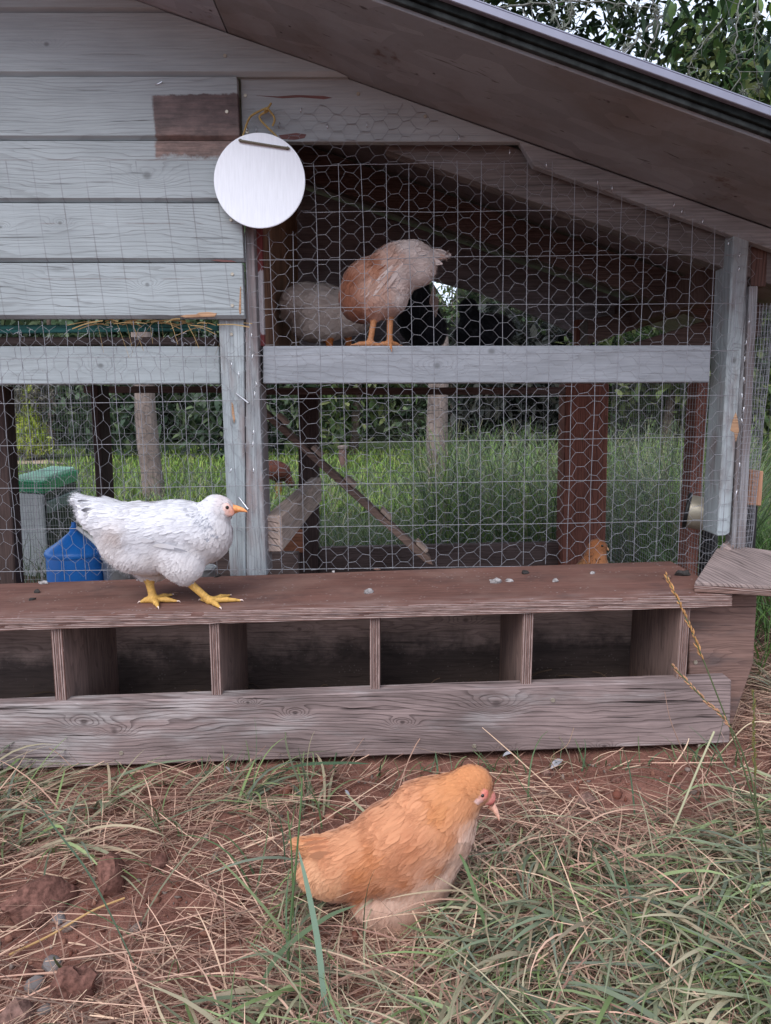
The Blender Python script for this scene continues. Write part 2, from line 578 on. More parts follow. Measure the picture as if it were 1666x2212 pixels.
M['bench'] = wood('bench_plywood', (0.15, 0.072, 0.057), (0.08, 0.04, 0.033), 'x', 40, 7, 0.3, 0.45, (), 0.2, 0.78, 0.5, extra=bench_extra, fibre=0.22)
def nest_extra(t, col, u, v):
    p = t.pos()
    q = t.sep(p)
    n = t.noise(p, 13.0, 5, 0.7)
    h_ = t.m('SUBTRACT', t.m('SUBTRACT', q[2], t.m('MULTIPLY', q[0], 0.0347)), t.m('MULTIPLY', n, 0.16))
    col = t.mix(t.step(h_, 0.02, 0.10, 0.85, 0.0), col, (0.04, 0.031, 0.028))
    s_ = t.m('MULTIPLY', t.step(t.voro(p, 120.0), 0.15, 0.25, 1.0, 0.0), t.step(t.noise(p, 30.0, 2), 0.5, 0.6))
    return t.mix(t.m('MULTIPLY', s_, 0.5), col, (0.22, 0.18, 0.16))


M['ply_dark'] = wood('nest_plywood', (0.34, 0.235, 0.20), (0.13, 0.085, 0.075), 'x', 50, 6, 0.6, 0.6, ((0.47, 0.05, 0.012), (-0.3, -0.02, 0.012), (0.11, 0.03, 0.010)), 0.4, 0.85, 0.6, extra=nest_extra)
M['ply_div'] = wood('divider_plywood', (0.25, 0.165, 0.14), (0.08, 0.055, 0.052), 'z', 60, 6, 0.5, 0.4, (), 0.25, 0.85, 0.6)
M['ply_end'] = wood('end_plywood', (0.20, 0.12, 0.10), (0.085, 0.05, 0.045), 'x', 50, 6, 0.4, 0.6, (), 0.28, 0.85, 0.7, worn=(0.12, 0.085, 0.08), worn_amt=0.45)
M['offcut'] = wood('offcut_plywood', (0.27, 0.205, 0.19), (0.06, 0.04, 0.038), 'y', 115, 2.2, 0.75, 0.55, (), 0.2, 0.85, 1.0)


def ply_edge(name, vert):
    t = NT(name)
    o = t.sep(t.obj())
    n = t.noise(t.comb(t.m('MULTIPLY', o[0], 250.0 if vert else 30.0), t.m('MULTIPLY', o[1], 30.0), t.m('MULTIPLY', o[2], 35.0 if vert else 250.0)), 1.0, 4, 0.65)
    fr = t.m('FRACT', t.m('ADD', t.m('MULTIPLY', o[0 if vert else 2], 270.0), t.m('MULTIPLY', n, 0.5)))
    k = t.step(fr, 0.3, 0.6)
    col = t.mix(k, (0.33, 0.245, 0.225), (0.15, 0.082, 0.068))
    f = t.step(n, 0.3, 0.7, 0.7, 1.25)
    col = t.mix(1.0, col, t.comb(f, f, f), 'MULTIPLY')
    t.bump(n, 0.8, 0.0015)
    return t.fin(col, 0.85, 0, 0.2)


M['edge'] = ply_edge('plywood_edge', False)
M['edge_v'] = ply_edge('plywood_edge_upright', True)


def osb(name, c0, c1, peel):
    t = NT(name)
    o = t.obj()
    s = t.n('TexVoronoi')
    mp = t.n('Mapping')
    mp.inputs['Scale'].default_value = (14, 34, 20)
    mp.inputs['Rotation'].default_value = (0, 0, 0.5)
    t.put(mp.inputs[0], o)
    t.put(s.inputs['Vector'], t.mix(0.25, mp.outputs[0], t.n('TexNoise').outputs['Color']))
    s.inputs['Scale'].default_value = 1.0
    ch = t.sep(s.outputs['Color'])[0]
    big = t.noise(o, 3.5, 5, 0.6)
    fine = t.noise(o, 30.0, 4, 0.6)
    col = t.mix(t.step(big, 0.35, 0.7), c0, c1)
    g = t.step(ch, 0, 1, 0.88, 1.10)
    col = t.mix(1.0, col, t.comb(g, g, g), 'MULTIPLY')
    pm = t.m('MULTIPLY', t.step(t.noise(o, 7.0, 6, 0.7), 0.60, 0.68), t.step(fine, 0.45, 0.6))
    col = t.mix(t.m('MULTIPLY', pm, 0.8), col, peel)
    cr = t.noise(t.comb(t.m('MULTIPLY', t.sep(o)[0], 12.0), t.m('MULTIPLY', t.sep(o)[1], 55.0), 0.0), 1.0, 4, 0.7, 0.8)
    col = t.mix(t.step(cr, 0.62, 0.70, 0, 0.8), col, (0.05, 0.04, 0.038))
    sp_ = t.m('MULTIPLY', t.step(t.voro(o, 30.0), 0.06, 0.12, 1.0, 0.0), t.step(t.noise(o, 9.0, 2), 0.5, 0.6))
    col = t.mix(t.m('MULTIPLY', sp_, 0.8), col, (0.04, 0.03, 0.03))
    t.bump(t.m('ADD', ch, fine), 0.5, 0.002)
    return t.fin(col, 0.75, 0, 0.25)


M['soffit_l'] = osb('soffit_paint_pale', (0.36, 0.38, 0.43), (0.29, 0.30, 0.33), (0.17, 0.13, 0.12))
M['soffit_r'] = osb('soffit_paint_worn', (0.265, 0.275, 0.295), (0.19, 0.17, 0.165), (0.11, 0.062, 0.05))
M['sheath'] = osb('roof_underside', (0.29, 0.25, 0.26), (0.22, 0.18, 0.18), (0.18, 0.10, 0.07))
M['flash'] = plain('drip_edge_metal', (0.24, 0.24, 0.30), 0.42, 0.35, 0.5, 0.08, 25)
M['fascia'] = plain('fascia_shadow_black', (0.016, 0.02, 0.02), 0.9, 0, 0.1, 0.7, 30)  # near-black carries the shadow under the drip edge in its colour
M['fascia2'] = plain('dirty_shaded_edge', (0.035, 0.04, 0.04), 0.9, 0, 0.1, 0.6, 30)  # green-grey dirt, with the shade of the roof edge darkened into the colour
M['teal'] = wood('teal_board', (0.045, 0.18, 0.17), (0.02, 0.05, 0.05), 'x', 90, 3, 0.3, 0.5, (), 0.3, 0.7, 0.5, worn=(0.12, 0.09, 0.07), worn_amt=0.3)


def redwhite():
    t = NT('red_white_flaking_paint')
    p = t.sep(t.pos())
    n = t.noise(t.comb(t.m('MULTIPLY', p[0], 60.0), p[1], t.m('MULTIPLY', p[2], 14.0)), 1.0, 4, 0.6)
    z = t.m('ADD', p[2], t.m('MULTIPLY', t.m('SUBTRACT', n, 0.5), 0.05))
    wh = t.m('MULTIPLY', t.step(z, 0.80, 0.805), t.step(z, 0.93, 0.935, 1.0, 0.0))
    wh = t.m('MULTIPLY', wh, t.step(n, 0.62, 0.66, 1.0, 0.0))
    col = t.mix(wh, (0.20, 0.045, 0.045), (0.50, 0.46, 0.47))
    return t.fin(col, 0.7)


M['redwhite'] = redwhite()
M['wire'] = plain('galvanised_wire', (0.31, 0.31, 0.335), 0.42, 0.45, 0.5, 0.15, 300)
M['wire_d'] = plain('dull_wire', (0.30, 0.30, 0.31), 0.5, 0.5, 0.5, 0.2, 300)
M['wire_k'] = plain('dark_wire', (0.07, 0.07, 0.07), 0.6, 0.3, 0.4, 0.2, 100)
M['staple'] = plain('bright_staple', (0.75, 0.75, 0.78), 0.25, 0.8, 0.5, 0.1, 100)
M['screw'] = plain('zinc_screw', (0.42, 0.37, 0.30), 0.4, 0.6, 0.5, 0.15, 100)
M['black'] = plain('black_plastic', (0.012, 0.012, 0.013), 0.5, 0, 0.4, 0.1, 30)
M['hole'] = plain('hole_dark', (0.015, 0.013, 0.012), 0.9)


def disc_mat():
    t = NT('disc_white_metal')
    o = t.sep(t.obj())
    n = t.noise(t.comb(t.m('MULTIPLY', o[0], 260.0), 0.0, t.m('MULTIPLY', o[2], 22.0)), 1.0, 3, 0.6)
    f = t.step(n, 0.2, 0.8, 0.93, 1.04)
    col = t.mix(1.0, (0.79, 0.80, 0.85), t.comb(f, f, f), 'MULTIPLY')
    dots = t.step(t.voro(t.obj(), 34.0), 0.03, 0.05, 0.6, 0.0)
    mk = t.step(t.noise(t.obj(), 40.0, 1), 0.55, 0.6)
    col = t.mix(t.m('MULTIPLY', dots, mk), col, (0.2, 0.2, 0.22))
    t.bump(n, 0.25, 0.0006)
    return t.fin(col, 0.38, 0.12, 0.5)


M['disc'] = disc_mat()
M['cord'] = plain('ochre_cord', (0.42, 0.29, 0.11), 0.85, 0, 0.2, 0.3, 400, 0.5)
M['cord_d'] = plain('cord_across_disc', (0.20, 0.18, 0.14), 0.85, 0, 0.2, 0.25, 400, 0.5)
M['blue'] = plain('blue_plastic', (0.015, 0.15, 0.50), 0.35, 0, 0.5, 0.08, 12)
M['green'] = plain('green_plastic', (0.03, 0.30, 0.13), 0.35, 0, 0.5, 0.12, 20)
M['green_sheen'] = plain('rib_sky_reflection', (0.48, 0.74, 0.58), 0.35, 0, 0.5, 0.12, 20)  # sky reflection on the lid ribs, put in as a paler green
M['green_d'] = plain('dark_olive_plastic', (0.035, 0.042, 0.036), 0.5, 0, 0.4, 0.12, 20)
M['pale'] = plain('pale_grey_panel', (0.42, 0.44, 0.43), 0.6, 0, 0.3, 0.12, 20)
M['palegreen'] = plain('pale_green_bar', (0.17, 0.22, 0.19), 0.6, 0, 0.3, 0.1, 20)
M['whitep'] = plain('white_plastic', (0.62, 0.60, 0.58), 0.45, 0, 0.4, 0.1, 30)
M['galv'] = plain('galvanised_steel', (0.42, 0.43, 0.44), 0.4, 0.6, 0.5, 0.2, 40)
M['bronze'] = plain('bronze_metal', (0.36, 0.32, 0.25), 0.42, 0.3, 0.5, 0.12, 15)
M['blockend'] = wood('fresh_block', (0.48, 0.255, 0.16), (0.26, 0.12, 0.07), 'z', 160, 2, 0.6, 0.3, (), 0.15, 0.8, 0.7)
M['blockdull'] = wood('dull_block', (0.15, 0.09, 0.078), (0.05, 0.03, 0.026), 'z', 160, 2, 0.6, 0.3, (), 0.2, 0.85, 0.7)
M['terracotta'] = wood('terracotta_board', (0.26, 0.105, 0.06), (0.12, 0.05, 0.03), 'x', 60, 2, 0.3, 0.2, (), 0.15, 0.8, 0.4)
M['grass'] = tinted('grass_blades', 0.55, 0.22, 0.3)
M['straw'] = tinted('dry_straw', 0.75, 0.12, 0.25)
M['leaf'] = tinted('leaves', 0.5, 0.30, 0.3)
M['feather'] = tinted('feathers', 0.85, 0.10, 0.12, 0.15)
M['skin'] = tinted('bird_skin', 0.6, 0.0, 0.3, vs=260, var=0.22)
M['eye'] = plain('bird_eye', (0.012, 0.009, 0.008), 0.12, 0, 0.6)
M['bark'] = plain('bark', (0.11, 0.085, 0.07), 0.9, 0, 0.1, 0.4, 25, 0.6)
M['lichen_twig'] = plain('lichened_twig', (0.17, 0.17, 0.155), 0.95, 0, 0.1, 0.4, 60, 0.5)
M['lichen'] = plain('grey_green_lichen', (0.20, 0.215, 0.175), 0.95, 0, 0.1, 0.3, 80)
M['stone'] = plain('grey_stone', (0.17, 0.15, 0.145), 0.85, 0, 0.2, 0.25, 30, 0.4)
M['clod'] = plain('red_clod', (0.15, 0.072, 0.056), 0.95, 0, 0.1, 0.5, 130, 1.0)
M['clod_p'] = plain('pale_clod', (0.19, 0.112, 0.092), 0.95, 0, 0.1, 0.45, 130, 1.0)
M['drop_d'] = plain('dark_dropping', (0.035, 0.03, 0.028), 0.8, 0, 0.3, 0.5, 150, 0.5)
M['drop_w'] = plain('pale_dropping', (0.30, 0.275, 0.27), 0.85, 0, 0.2, 0.5, 190, 0.5)
M['drop_b'] = plain('brown_dropping', (0.15, 0.085, 0.065), 0.85, 0, 0.2, 0.4, 150, 0.5)


def ground_mat():
    t = NT('red_earth')
    p = t.pos()
    s = t.sep(p)
    a = t.noise(p, 5.0, 6, 0.6)
    b = t.noise(p, 60.0, 4, 0.65)
    c = t.noise(p, 330.0, 2, 0.6)
    col = t.mix(t.step(a, 0.3, 0.7), (0.14, 0.062, 0.046), (0.235, 0.113, 0.085))
    f = t.m('ADD', t.step(b, 0.25, 0.75, 0.30, 0.70), t.step(c, 0.2, 0.8, 0.25, 0.75))
    col = t.mix(1.0, col, t.comb(f, f, f), 'MULTIPLY')
    yy = t.m('ADD', s[1], t.m('MULTIPLY', t.m('SUBTRACT', a, 0.5), 0.8))
    col = t.mix(t.step(yy, 2.3, 3.2), col, (0.055, 0.075, 0.028))
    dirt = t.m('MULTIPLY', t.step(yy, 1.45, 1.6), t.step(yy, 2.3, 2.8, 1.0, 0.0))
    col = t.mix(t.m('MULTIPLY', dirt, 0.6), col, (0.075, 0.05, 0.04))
    t.bump(t.m('ADD', b, t.m('MULTIPLY', c, 0.5)), 0.7, 0.006)
    return t.fin(col, 0.95, 0, 0.1)


M['ground'] = ground_mat()

# ------------------------------------------------------------------ the ground: one sheet to the horizon
def axis_pts(dense0, dense1, step, far, grow=1.22):
    mid = list(np.arange(dense0, dense1, step))
    out, s, x = [], step, mid[-1]
    while x < far:
        s *= grow
        x += s
        out.append(x)
    return mid, out


mx, ox = axis_pts(-1.15, 1.15, 0.009, 180)
xs = np.array([-v for v in ox[::-1]] + mx + ox)
my, oy = axis_pts(0.35, 1.5, 0.009, 260)
ys = np.array([-200, -60, -20, -6, -2, -0.6, 0.0, 0.2] + my + oy)
X, Yg = np.meshgrid(xs, ys)
Z = gh(X, Yg)
# the mound of loose soil on the left, slight rise
V = np.stack([X, Yg, Z], -1).reshape(-1, 3)
ni, nj = X.shape
id_ = np.arange(ni * nj).reshape(ni, nj)
Q = np.stack([id_[:-1, :-1], id_[:-1, 1:], id_[1:, 1:], id_[1:, :-1]], -1).reshape(-1, 4)
ground = obj_np('ground', V, Q, M['ground'], None, True, centre=False)
tag(ground, 'trodden red-brown earth around the coop running out to the lawn', kind='structure')


def roof_z(x):
    return 1.265 - 0.328 * x


# ------------------------------------------------------------------ the coop
coop = empty('chicken_coop', (0, 1.5, 0), 'grey painted wooden chicken coop with lap siding, sloping roof and wire netting front', 'chicken coop')
Y_S = 1.495
YB = 2.45


def siding(name, zb, zt, xr_b, xr_t, mat, xl=-1.5):
    c, y0, y1 = 0.008, Y_S, Y_S + 0.019
    zt = zt - 0.0022
    cx = (xr_t - xr_b) / (zt - zb)
    bm = bmesh.new()
    def ring(x0, x1, xt0, xt1):
        prof = [(y0, zt), (y0, zb + c), (y0 + 0.007, zb + 0.0015), (y1, zb + 0.0015), (y1, zt)]
        Lr = [bm.verts.new((xt0 if z == zt else x0, y, z)) for y, z in prof]
        Rr = [bm.verts.new(((xt1 if z == zt else x1 + cx * (z - zb)), y, z)) for y, z in prof]
        return Lr, Rr
    Lr, Rr = ring(xl, xr_b, xl, xr_t)
    n = len(Lr)
    for i in range(n):
        bm.faces.new((Lr[i], Lr[(i + 1) % n], Rr[(i + 1) % n], Rr[i]))
    bm.faces.new(Lr[::-1])
    bm.faces.new(Rr)
    bmesh.ops.bevel(bm, geom=[e for e in bm.edges if abs(e.verts[0].co.x - e.verts[1].co.x) < 0.5], offset=0.0012, segments=1, affect='EDGES')
    return bm_obj(name, bm, mat, coop)


zr = [1.518, 1.401, 1.2867, 1.1695, 1.0528, 0.9378, 0.8255]
xrow = lambda z: (1.265 - z) / 0.328
boards = []
for i in range(6):
    zt, zb = zr[i], zr[i + 1]
    if i < 2: xb, xt = xrow(zb) - 0.002, xrow(zt) - 0.002
    else:
        px = (0, 0, 517, 521, 526, 528)[i]
        xb = PY(px + 1, (0, 0, 300, 430, 560, 688)[i], Y_S)[0]
        xt = xb - 0.002
    boards.append(siding('siding_board', zb, zt, xb, xt, M['side%d' % i]))

# gable board, rake board, rafters
xg = PY(521.5, 240, 1.512)[0]
zgb = PY(700, 306, 1.512)[2]
xge = PY(1120, 312, 1.512)[0]
gable = slabw('gable_board', [(xg, zgb), (xge, zgb), (xge + 0.06, roof_z(xge + 0.06) - 0.002), (xrow(1.29), 1.29), (xg, 1.29)], 1.512, 0.02, M['gable'], coop)
xk = xge + 0.003
slabw('rake_board', [(xk, zgb + 0.001), (xk + 0.03, roof_z(xk + 0.03) - 0.040), (1.05, roof_z(1.05) - 0.040), (1.05, roof_z(1.05) - 0.001), (xk + 0.06, roof_z(xk + 0.06) - 0.001)], 1.514, 0.022, M['rake'], coop)
slabw('rafter', [(0.0, roof_z(0) - 0.095), (1.03, roof_z(1.03) - 0.095), (1.03, roof_z(1.03) - 0.004), (0.0, roof_z(0) - 0.004)], 1.552, 0.038, M['rafter'], coop)
slabw('rafter', [(-0.25, roof_z(-0.25) - 0.09), (1.03, roof_z(1.03) - 0.09), (1.03, roof_z(1.03) - 0.002), (-0.25, roof_z(-0.25) - 0.002)], 2.0, 0.038, M['brown'], coop)

# roof: sheathing, soffit panels, fascia strip, drip edge, metal sheet
XR, XE = -0.9, 1.08
def roof_strip(name, x0, x1, y0, y1, dz0, dz1, mat, parent=coop, bevel=0.001):
    pts = [(x0, y0, roof_z(x0) + dz0), (x1, y0, roof_z(x1) + dz0), (x1, y0, roof_z(x1) + dz1), (x0, y0, roof_z(x0) + dz1)]
    return bm_obj(name, prism_bm(pts, np.array([0, y1 - y0, 0]), bevel), mat, parent)


xs_seam = PY(466, 38, 1.4)[0]
# seam runs across the overhang
roof_strip('soffit_panel', XR, xs_seam - 0.0012, 1.206, 1.512, 0.0, 0.008, M['soffit_l'])
roof_strip('soffit_panel', xs_seam + 0.0012, XE, 1.206, 1.512, 0.0, 0.008, M['soffit_r'])
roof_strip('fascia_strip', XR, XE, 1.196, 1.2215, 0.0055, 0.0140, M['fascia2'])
roof_strip('roof_sheathing', XR, XE, 1.222, 2.75, 0.009, 0.022, M['sheath'])
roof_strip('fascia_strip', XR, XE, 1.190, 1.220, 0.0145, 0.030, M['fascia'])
roof_strip('drip_edge', XR, XE + 0.01, 1.178, 1.189, 0.0245, 0.0365, M['flash'])
roof_strip('roof_sheet', XR, XE + 0.02, 1.18, 2.78, 0.0375, 0.0405, M['flash'])
# the other slope of the roof, left of the ridge
z0 = roof_z(XR)
bm_obj('roof_slope', prism_bm([(XR, 1.18, z0 + 0.001), (-2.4, 1.18, z0 - 0.49), (-2.4, 1.18, z0 - 0.455), (XR, 1.18, z0 + 0.036)], np.array([0, 1.6, 0]), 0.001), M['sheath'], coop)

# posts and rails
p1 = slab('post', [(472, 684), (527, 684), (531, 1245), (497, 1245)], 1.515, 0.085, M['post'], coop)
p2 = slab('post', [(530, 486), (547.5, 486), (576, 1245), (532, 1245)], 1.518, 0.085, M['post2'], coop)
slab('partition_edge', [(550, 480), (565, 480), (571, 748), (555, 748)], 1.552, 0.02, M['redwhite'], coop)
rl = slab('rail', [(-260, 748), (473.5, 748), (476, 829.5), (-260, 831)], 1.535, 0.04, M['rail_l'], coop, 0.002)
rr = slab('rail', [(568, 747.5), (1537, 746), (1533, 826), (568, 829)], 1.535, 0.04, M['rail_r'], coop, 0.002)
pr = slab('corner_post', [(1585, 505), (1620, 505), (1577, 1152), (1568, 1157), (1550, 1158)], 1.515, 0.075, M['post'], coop, 0.002)
slab('corner_strip', [(1613, 520), (1618.5, 520), (1593, 1188), (1580, 1188)], 1.528, 0.03, M['post_w'], coop)
slab('corner_stud', [(1619.5, 618), (1638, 618), (1611, 1188), (1594, 1188)], 1.520, 0.04, M['post_w'], coop)
slab('purlin', [(1624, 531), (1659, 533), (1655, 619), (1622, 617)], 1.55, 0.9, M['blockdull'], coop)
slab('brace_block', [(1621, 1016), (1650, 1018), (1645, 1093), (1616, 1091)], 1.545, 0.05, M['blockend'], coop)
slab('bracket', [(1617, 1094), (1638, 1094), (1632, 1190), (1611, 1190)], 1.555, 0.02, M['black'], coop)

# the closed box on the left: floor, teal board; the deck on the right
slab('floor_board', [(-260, 728), (470, 728), (470, 745), (-260, 745)], 1.58, 0.85, M['brown'], coop)
slab('teal_board', [(-260, 704), (471, 699), (471, 713), (-260, 723)], 1.552, 0.02, M['teal'], coop)
xp = PY(566, 700, 1.575)[0]
box('partition', (xp - 0.018, 1.575, 0.765), (xp, 2.25, roof_z(xp) - 0.002), M['partition'], coop)
box('deck', (xp - 0.018, 1.58, 0.745), (0.55, YB - 0.05, 0.762), M['inner'], coop)
slab('back_beam', [(500, 838), (1222, 836), (1222, 852), (500, 853)], YB - 0.05, 0.04, M['brown'], coop)
slab('back_beam', [(180, 834), (490, 834), (490, 848), (180, 849)], YB - 0.05, 0.04, M['brown'], coop)

# back wall above the deck, with an opening on the right side
def bslab(name, poly, mat, Y=YB, th=0.018):
    return slab(name, poly, Y, th, mat, coop)


def bpanel(x0, x1, low):
    a, q = PY(x0, 600, YB)[0], PY(x1, 600, YB)[0]
    pts = [(a, roof_z(a) - 0.002), (q, roof_z(q) - 0.002)] + [(PY(x, y, YB)[0], PY(x, y, YB)[2]) for x, y in low]
    slabw('back_panel', pts, YB, 0.018, M['inner'], coop)


bpanel(620, 928, [(928, 765), (620, 765)])
bpanel(929, 1243, [(1243, 722), (1130, 672), (1040, 634), (929, 604)])
bpanel(1244, 1395, [(1395, 690), (1244, 726)])
bslab('back_post', [(1244, 690), (1266, 690), (1266, 765), (1244, 765)], M['brown_z'], YB - 0.04, 0.03)
bslab('side_beam', [(1270, 690), (1560, 630), (1560, 652), (1270, 744)], M['brown'], 2.30, 0.09)
bslab('side_beam', [(1345, 748), (1560, 682), (1560, 765), (1345, 765)], M['brown'], 2.05, 0.04)

# back posts, sill boards
def gpost(name, poly, Y, th, mat):
    """post given by its pixel outline down to a height, carried to the ground."""
    pts = [PY(x, y, Y) for x, y in poly]
    pts[2] = np.array([pts[2][0], Y, float(gh(pts[2][0], Y)) - 0.02])
    pts[3] = np.array([pts[3][0], Y, float(gh(pts[3][0], Y)) - 0.02])
    return bm_obj(name, prism_bm(pts, np.array([0, th, 0]), 0.003), mat, coop)


gpost('back_post', [(1222, 828), (1316, 828), (1309, 1212), (1215, 1212)], YB - 0.05, 0.09, M['brown_z'])
gpost('back_post', [(645, 850), (688, 850), (686, 1240), (643, 1240)], YB - 0.02, 0.06, M['dark_z'])
gpost('side_post', [(1506, 825), (1531, 825), (1512, 1210), (1484, 1210)], 1.80, 0.06, M['brown_z'])
gpost('back_post', [(194, 832), (211, 832), (223, 1082), (207, 1082)], 2.2, 0.09, M['dark_z'])
gpost('side_post', [(-40, 834), (10, 834), (28, 1250), (-36, 1250)], 1.72, 0.045, M['dark_z'])
slab('sill_board', [(690, 1184), (1216, 1172), (1216, 1262), (690, 1262)], YB, 0.035, M['brown'], coop)
slab('sill_board', [(420, 1196), (644, 1195), (644, 1290), (420, 1290)], YB - 0.35, 0.035, M['brown'], coop)
slab('corner_brace', [(606, 1194), (642, 1145), (654, 1145), (656, 1194)], YB - 0.2, 0.02, M['terracotta'], coop)

# the beam that runs from front to back at knee height
za, zbm = PY(590, 1114, 1.56)[2], PY(590, 1193, 1.56)[2]
xa, xb = PY(572, 1150, 1.56)[0], PY(609, 1150, 1.56)[0]
beam = bm_obj('perch_beam', prism_bm([(xa, 1.56, zbm), (xb, 1.56, zbm), (xb, 1.56, za), (xa, 1.56, za)], np.array([0.012, 0.86, 0.0]), 0.003), M['beam'], coop)
for zz in (1128, 1146, 1163, 1178):
    a = PY(573, zz, 1.557)
    b = PY(601, zz + 3, 1.557)
    Vc, Qc = tubes(smooth_path([a, (a + b) / 2 + np.array([0, 0, 0.002]), b], 8)[None], np.array([0.0007] * 8), 3)
    obj_np('crack', Vc + np.array([0, 0.0028, 0]), Qc, M['hole'], beam)


# ------------------------------------------------------------------ wire
def hash2(x, z, k):
    v = np.sin(np.round(x * 2000) * 12.9898 + np.round(z * 2000) * 78.233 + k * 37.7) * 43758.5453
    return v - np.floor(v) - 0.5


def hexnet(name, x0, x1, z0, z1, Y, pw, ph, tw, keep, mat, vertical=False, r1=0.00037, jit=0.0022, warp=0.006, twist=True, ycurve=None, parent=coop, K=3, seed=0):
    if vertical: x0, x1, z0, z1 = z0, z1, x0, x1
    ni = int((x1 - x0) / pw) + 2
    nj = int((z1 - z0) / ph) + 2
    I, J = np.meshgrid(np.arange(ni), np.arange(nj), indexing='ij')
    cx = x0 + I * pw
    cz = z0 + J * ph + (I % 2) * ph / 2
    a = np.stack([cx - tw / 2, cz], -1).reshape(-1, 2)
    b = np.stack([cx + tw / 2, cz], -1).reshape(-1, 2)
    up = np.stack([cx + pw - tw / 2, cz + ph / 2], -1).reshape(-1, 2)
    dn = np.stack([cx + pw - tw / 2, cz - ph / 2], -1).reshape(-1, 2)

    def place(p):
        q = p[:, ::-1] if vertical else p
        x, z = q[:, 0], q[:, 1]
        dx = hash2(x, z, 1 + seed) * 2 * jit + warp * (np.sin(x * 9 + z * 13 + seed) * 0.6 + np.sin(z * 21 - x * 5 + seed * 2) * 0.4)
        dz = hash2(x, z, 2 + seed) * 2 * jit + warp * (np.sin(x * 11 - z * 7 + 1.3 + seed) * 0.6 + np.sin(x * 23 + z * 6) * 0.3)
        yy = Y + hash2(x, z, 3 + seed) * 0.004 + 0.003 * np.sin(x * 8 + z * 6)
        if ycurve is not None: yy = yy + ycurve(x, z)
        return np.stack([x + dx, yy, z + dz], -1)
    A, Bp, U, D = place(a), place(b), place(up), place(dn)
    parts = []

    def mid_keep(P, Qp):
        m = (P + Qp) / 2
        return keep(m[:, 0], m[:, 2])
    s = np.linspace(0, 1, K)
    for S_, E_ in ((Bp, U), (Bp, D)):
        k = mid_keep(S_, E_)
        P = S_[k][:, None, :] * (1 - s)[None, :, None] + E_[k][:, None, :] * s[None, :, None]
        if K > 2:
            bow = (rng.random((len(P), 1, 3)) - 0.5) * 0.0016
            P = P + bow * (np.sin(s * math.pi))[None, :, None]
        parts.append(tubes(P, r1, 3))
    k = mid_keep(A, Bp)
    if twist:
        s7 = np.linspace(0, 1, 9)
        base = A[k][:, None, :] * (1 - s7)[None, :, None] + Bp[k][:, None, :] * s7[None, :, None]
        ph0 = rng.random((len(base), 1)) * 6.28
        ang = ph0 + s7[None, :] * 2 * math.pi * 2.2
        for q in (0, math.pi):
            off = np.zeros_like(base)
            ax = 0 if vertical else 2
            off[..., ax] = np.cos(ang + q) * r1 * 1.15
            off[..., 1] = np.sin(ang + q) * r1 * 1.15
            parts.append(tubes(base + off, r1, 3))
    else:
        P = np.stack([A[k], Bp[k]], 1)
        parts.append(tubes(P, r1 * 1.7, 3))
    Vn, Qn = merge(parts)
    return obj_np(name, Vn, Qn, mat, parent, True)


def wire_lines(name, lines, r, mat, K=14, wob=0.0015, parent=coop, S=4):
    P = []
    for a, b in lines:
        a, b = np.asarray(a), np.asarray(b)
        s = np.linspace(0, 1, K)[:, None]
        p = a * (1 - s) + b * s
        ph1, ph2 = rng.random(2) * 6.28
        d = b - a
        wv = wob * (np.sin(s[:, 0] * 7 + ph1) + 0.5 * np.sin(s[:, 0] * 17 + ph2))
        if abs(d[2]) > abs(d[0]): p[:, 0] += wv
        else: p[:, 2] += wv
        p[:, 1] += 0.7 * wob * np.sin(s[:, 0] * 11 + ph2)
        P.append(p)
    Vn, Qn = tubes(np.array(P), r, S)
    return obj_np(name, Vn, Qn, mat, parent, True)


xpost_r = PY(1612, 700, 1.508)[0]
xm = PY(545, 900, 1.508)[0]
zb_net = lambda x: bz(x) + 0.003
xn0 = PY(540, 250, 1.508)[0]
ztop_flat = PY(700, 232, 1.508)[2]


def keep_r(x, z):
    top = np.where(x < 0.10, ztop_flat + 0.006 * np.sin(x * 40), roof_z(x) - 0.03)
    zc = PY(560, 495, 1.508)[2]
    left = np.where(z < zc, PY(545, 690, 1.508)[0] + (0.84 - z) * 0.03, np.where(z > 1.16, xn0, PY(640, 400, 1.508)[0]))
    return (z > zb_net(x)) & (z < top) & (x > left) & (x < xpost_r + 0.014 + (z - 0.8) * 0.02)


def pucker(x, z):
    return 0.0 * x


hexnet('chicken_wire', -0.33, 0.83, 0.24, 1.26, 1.508, 0.0287, 0.0308, 0.0155, keep_r, M['wire'], False, seed=0)


def keep_l(x, z):
    return (z > zb_net(x)) & (z < 0.805 + 0.012 * np.sin(x * 60)) & (x > -1.0) & (x < PY(556, 900, 1.508)[0] + (0.84 - z) * 0.03)


hexnet('chicken_wire', -1.0, -0.24, 0.22, 0.83, 1.506, 0.0287, 0.0308, 0.0155, keep_l, M['wire'], True, seed=5, warp=0.007)

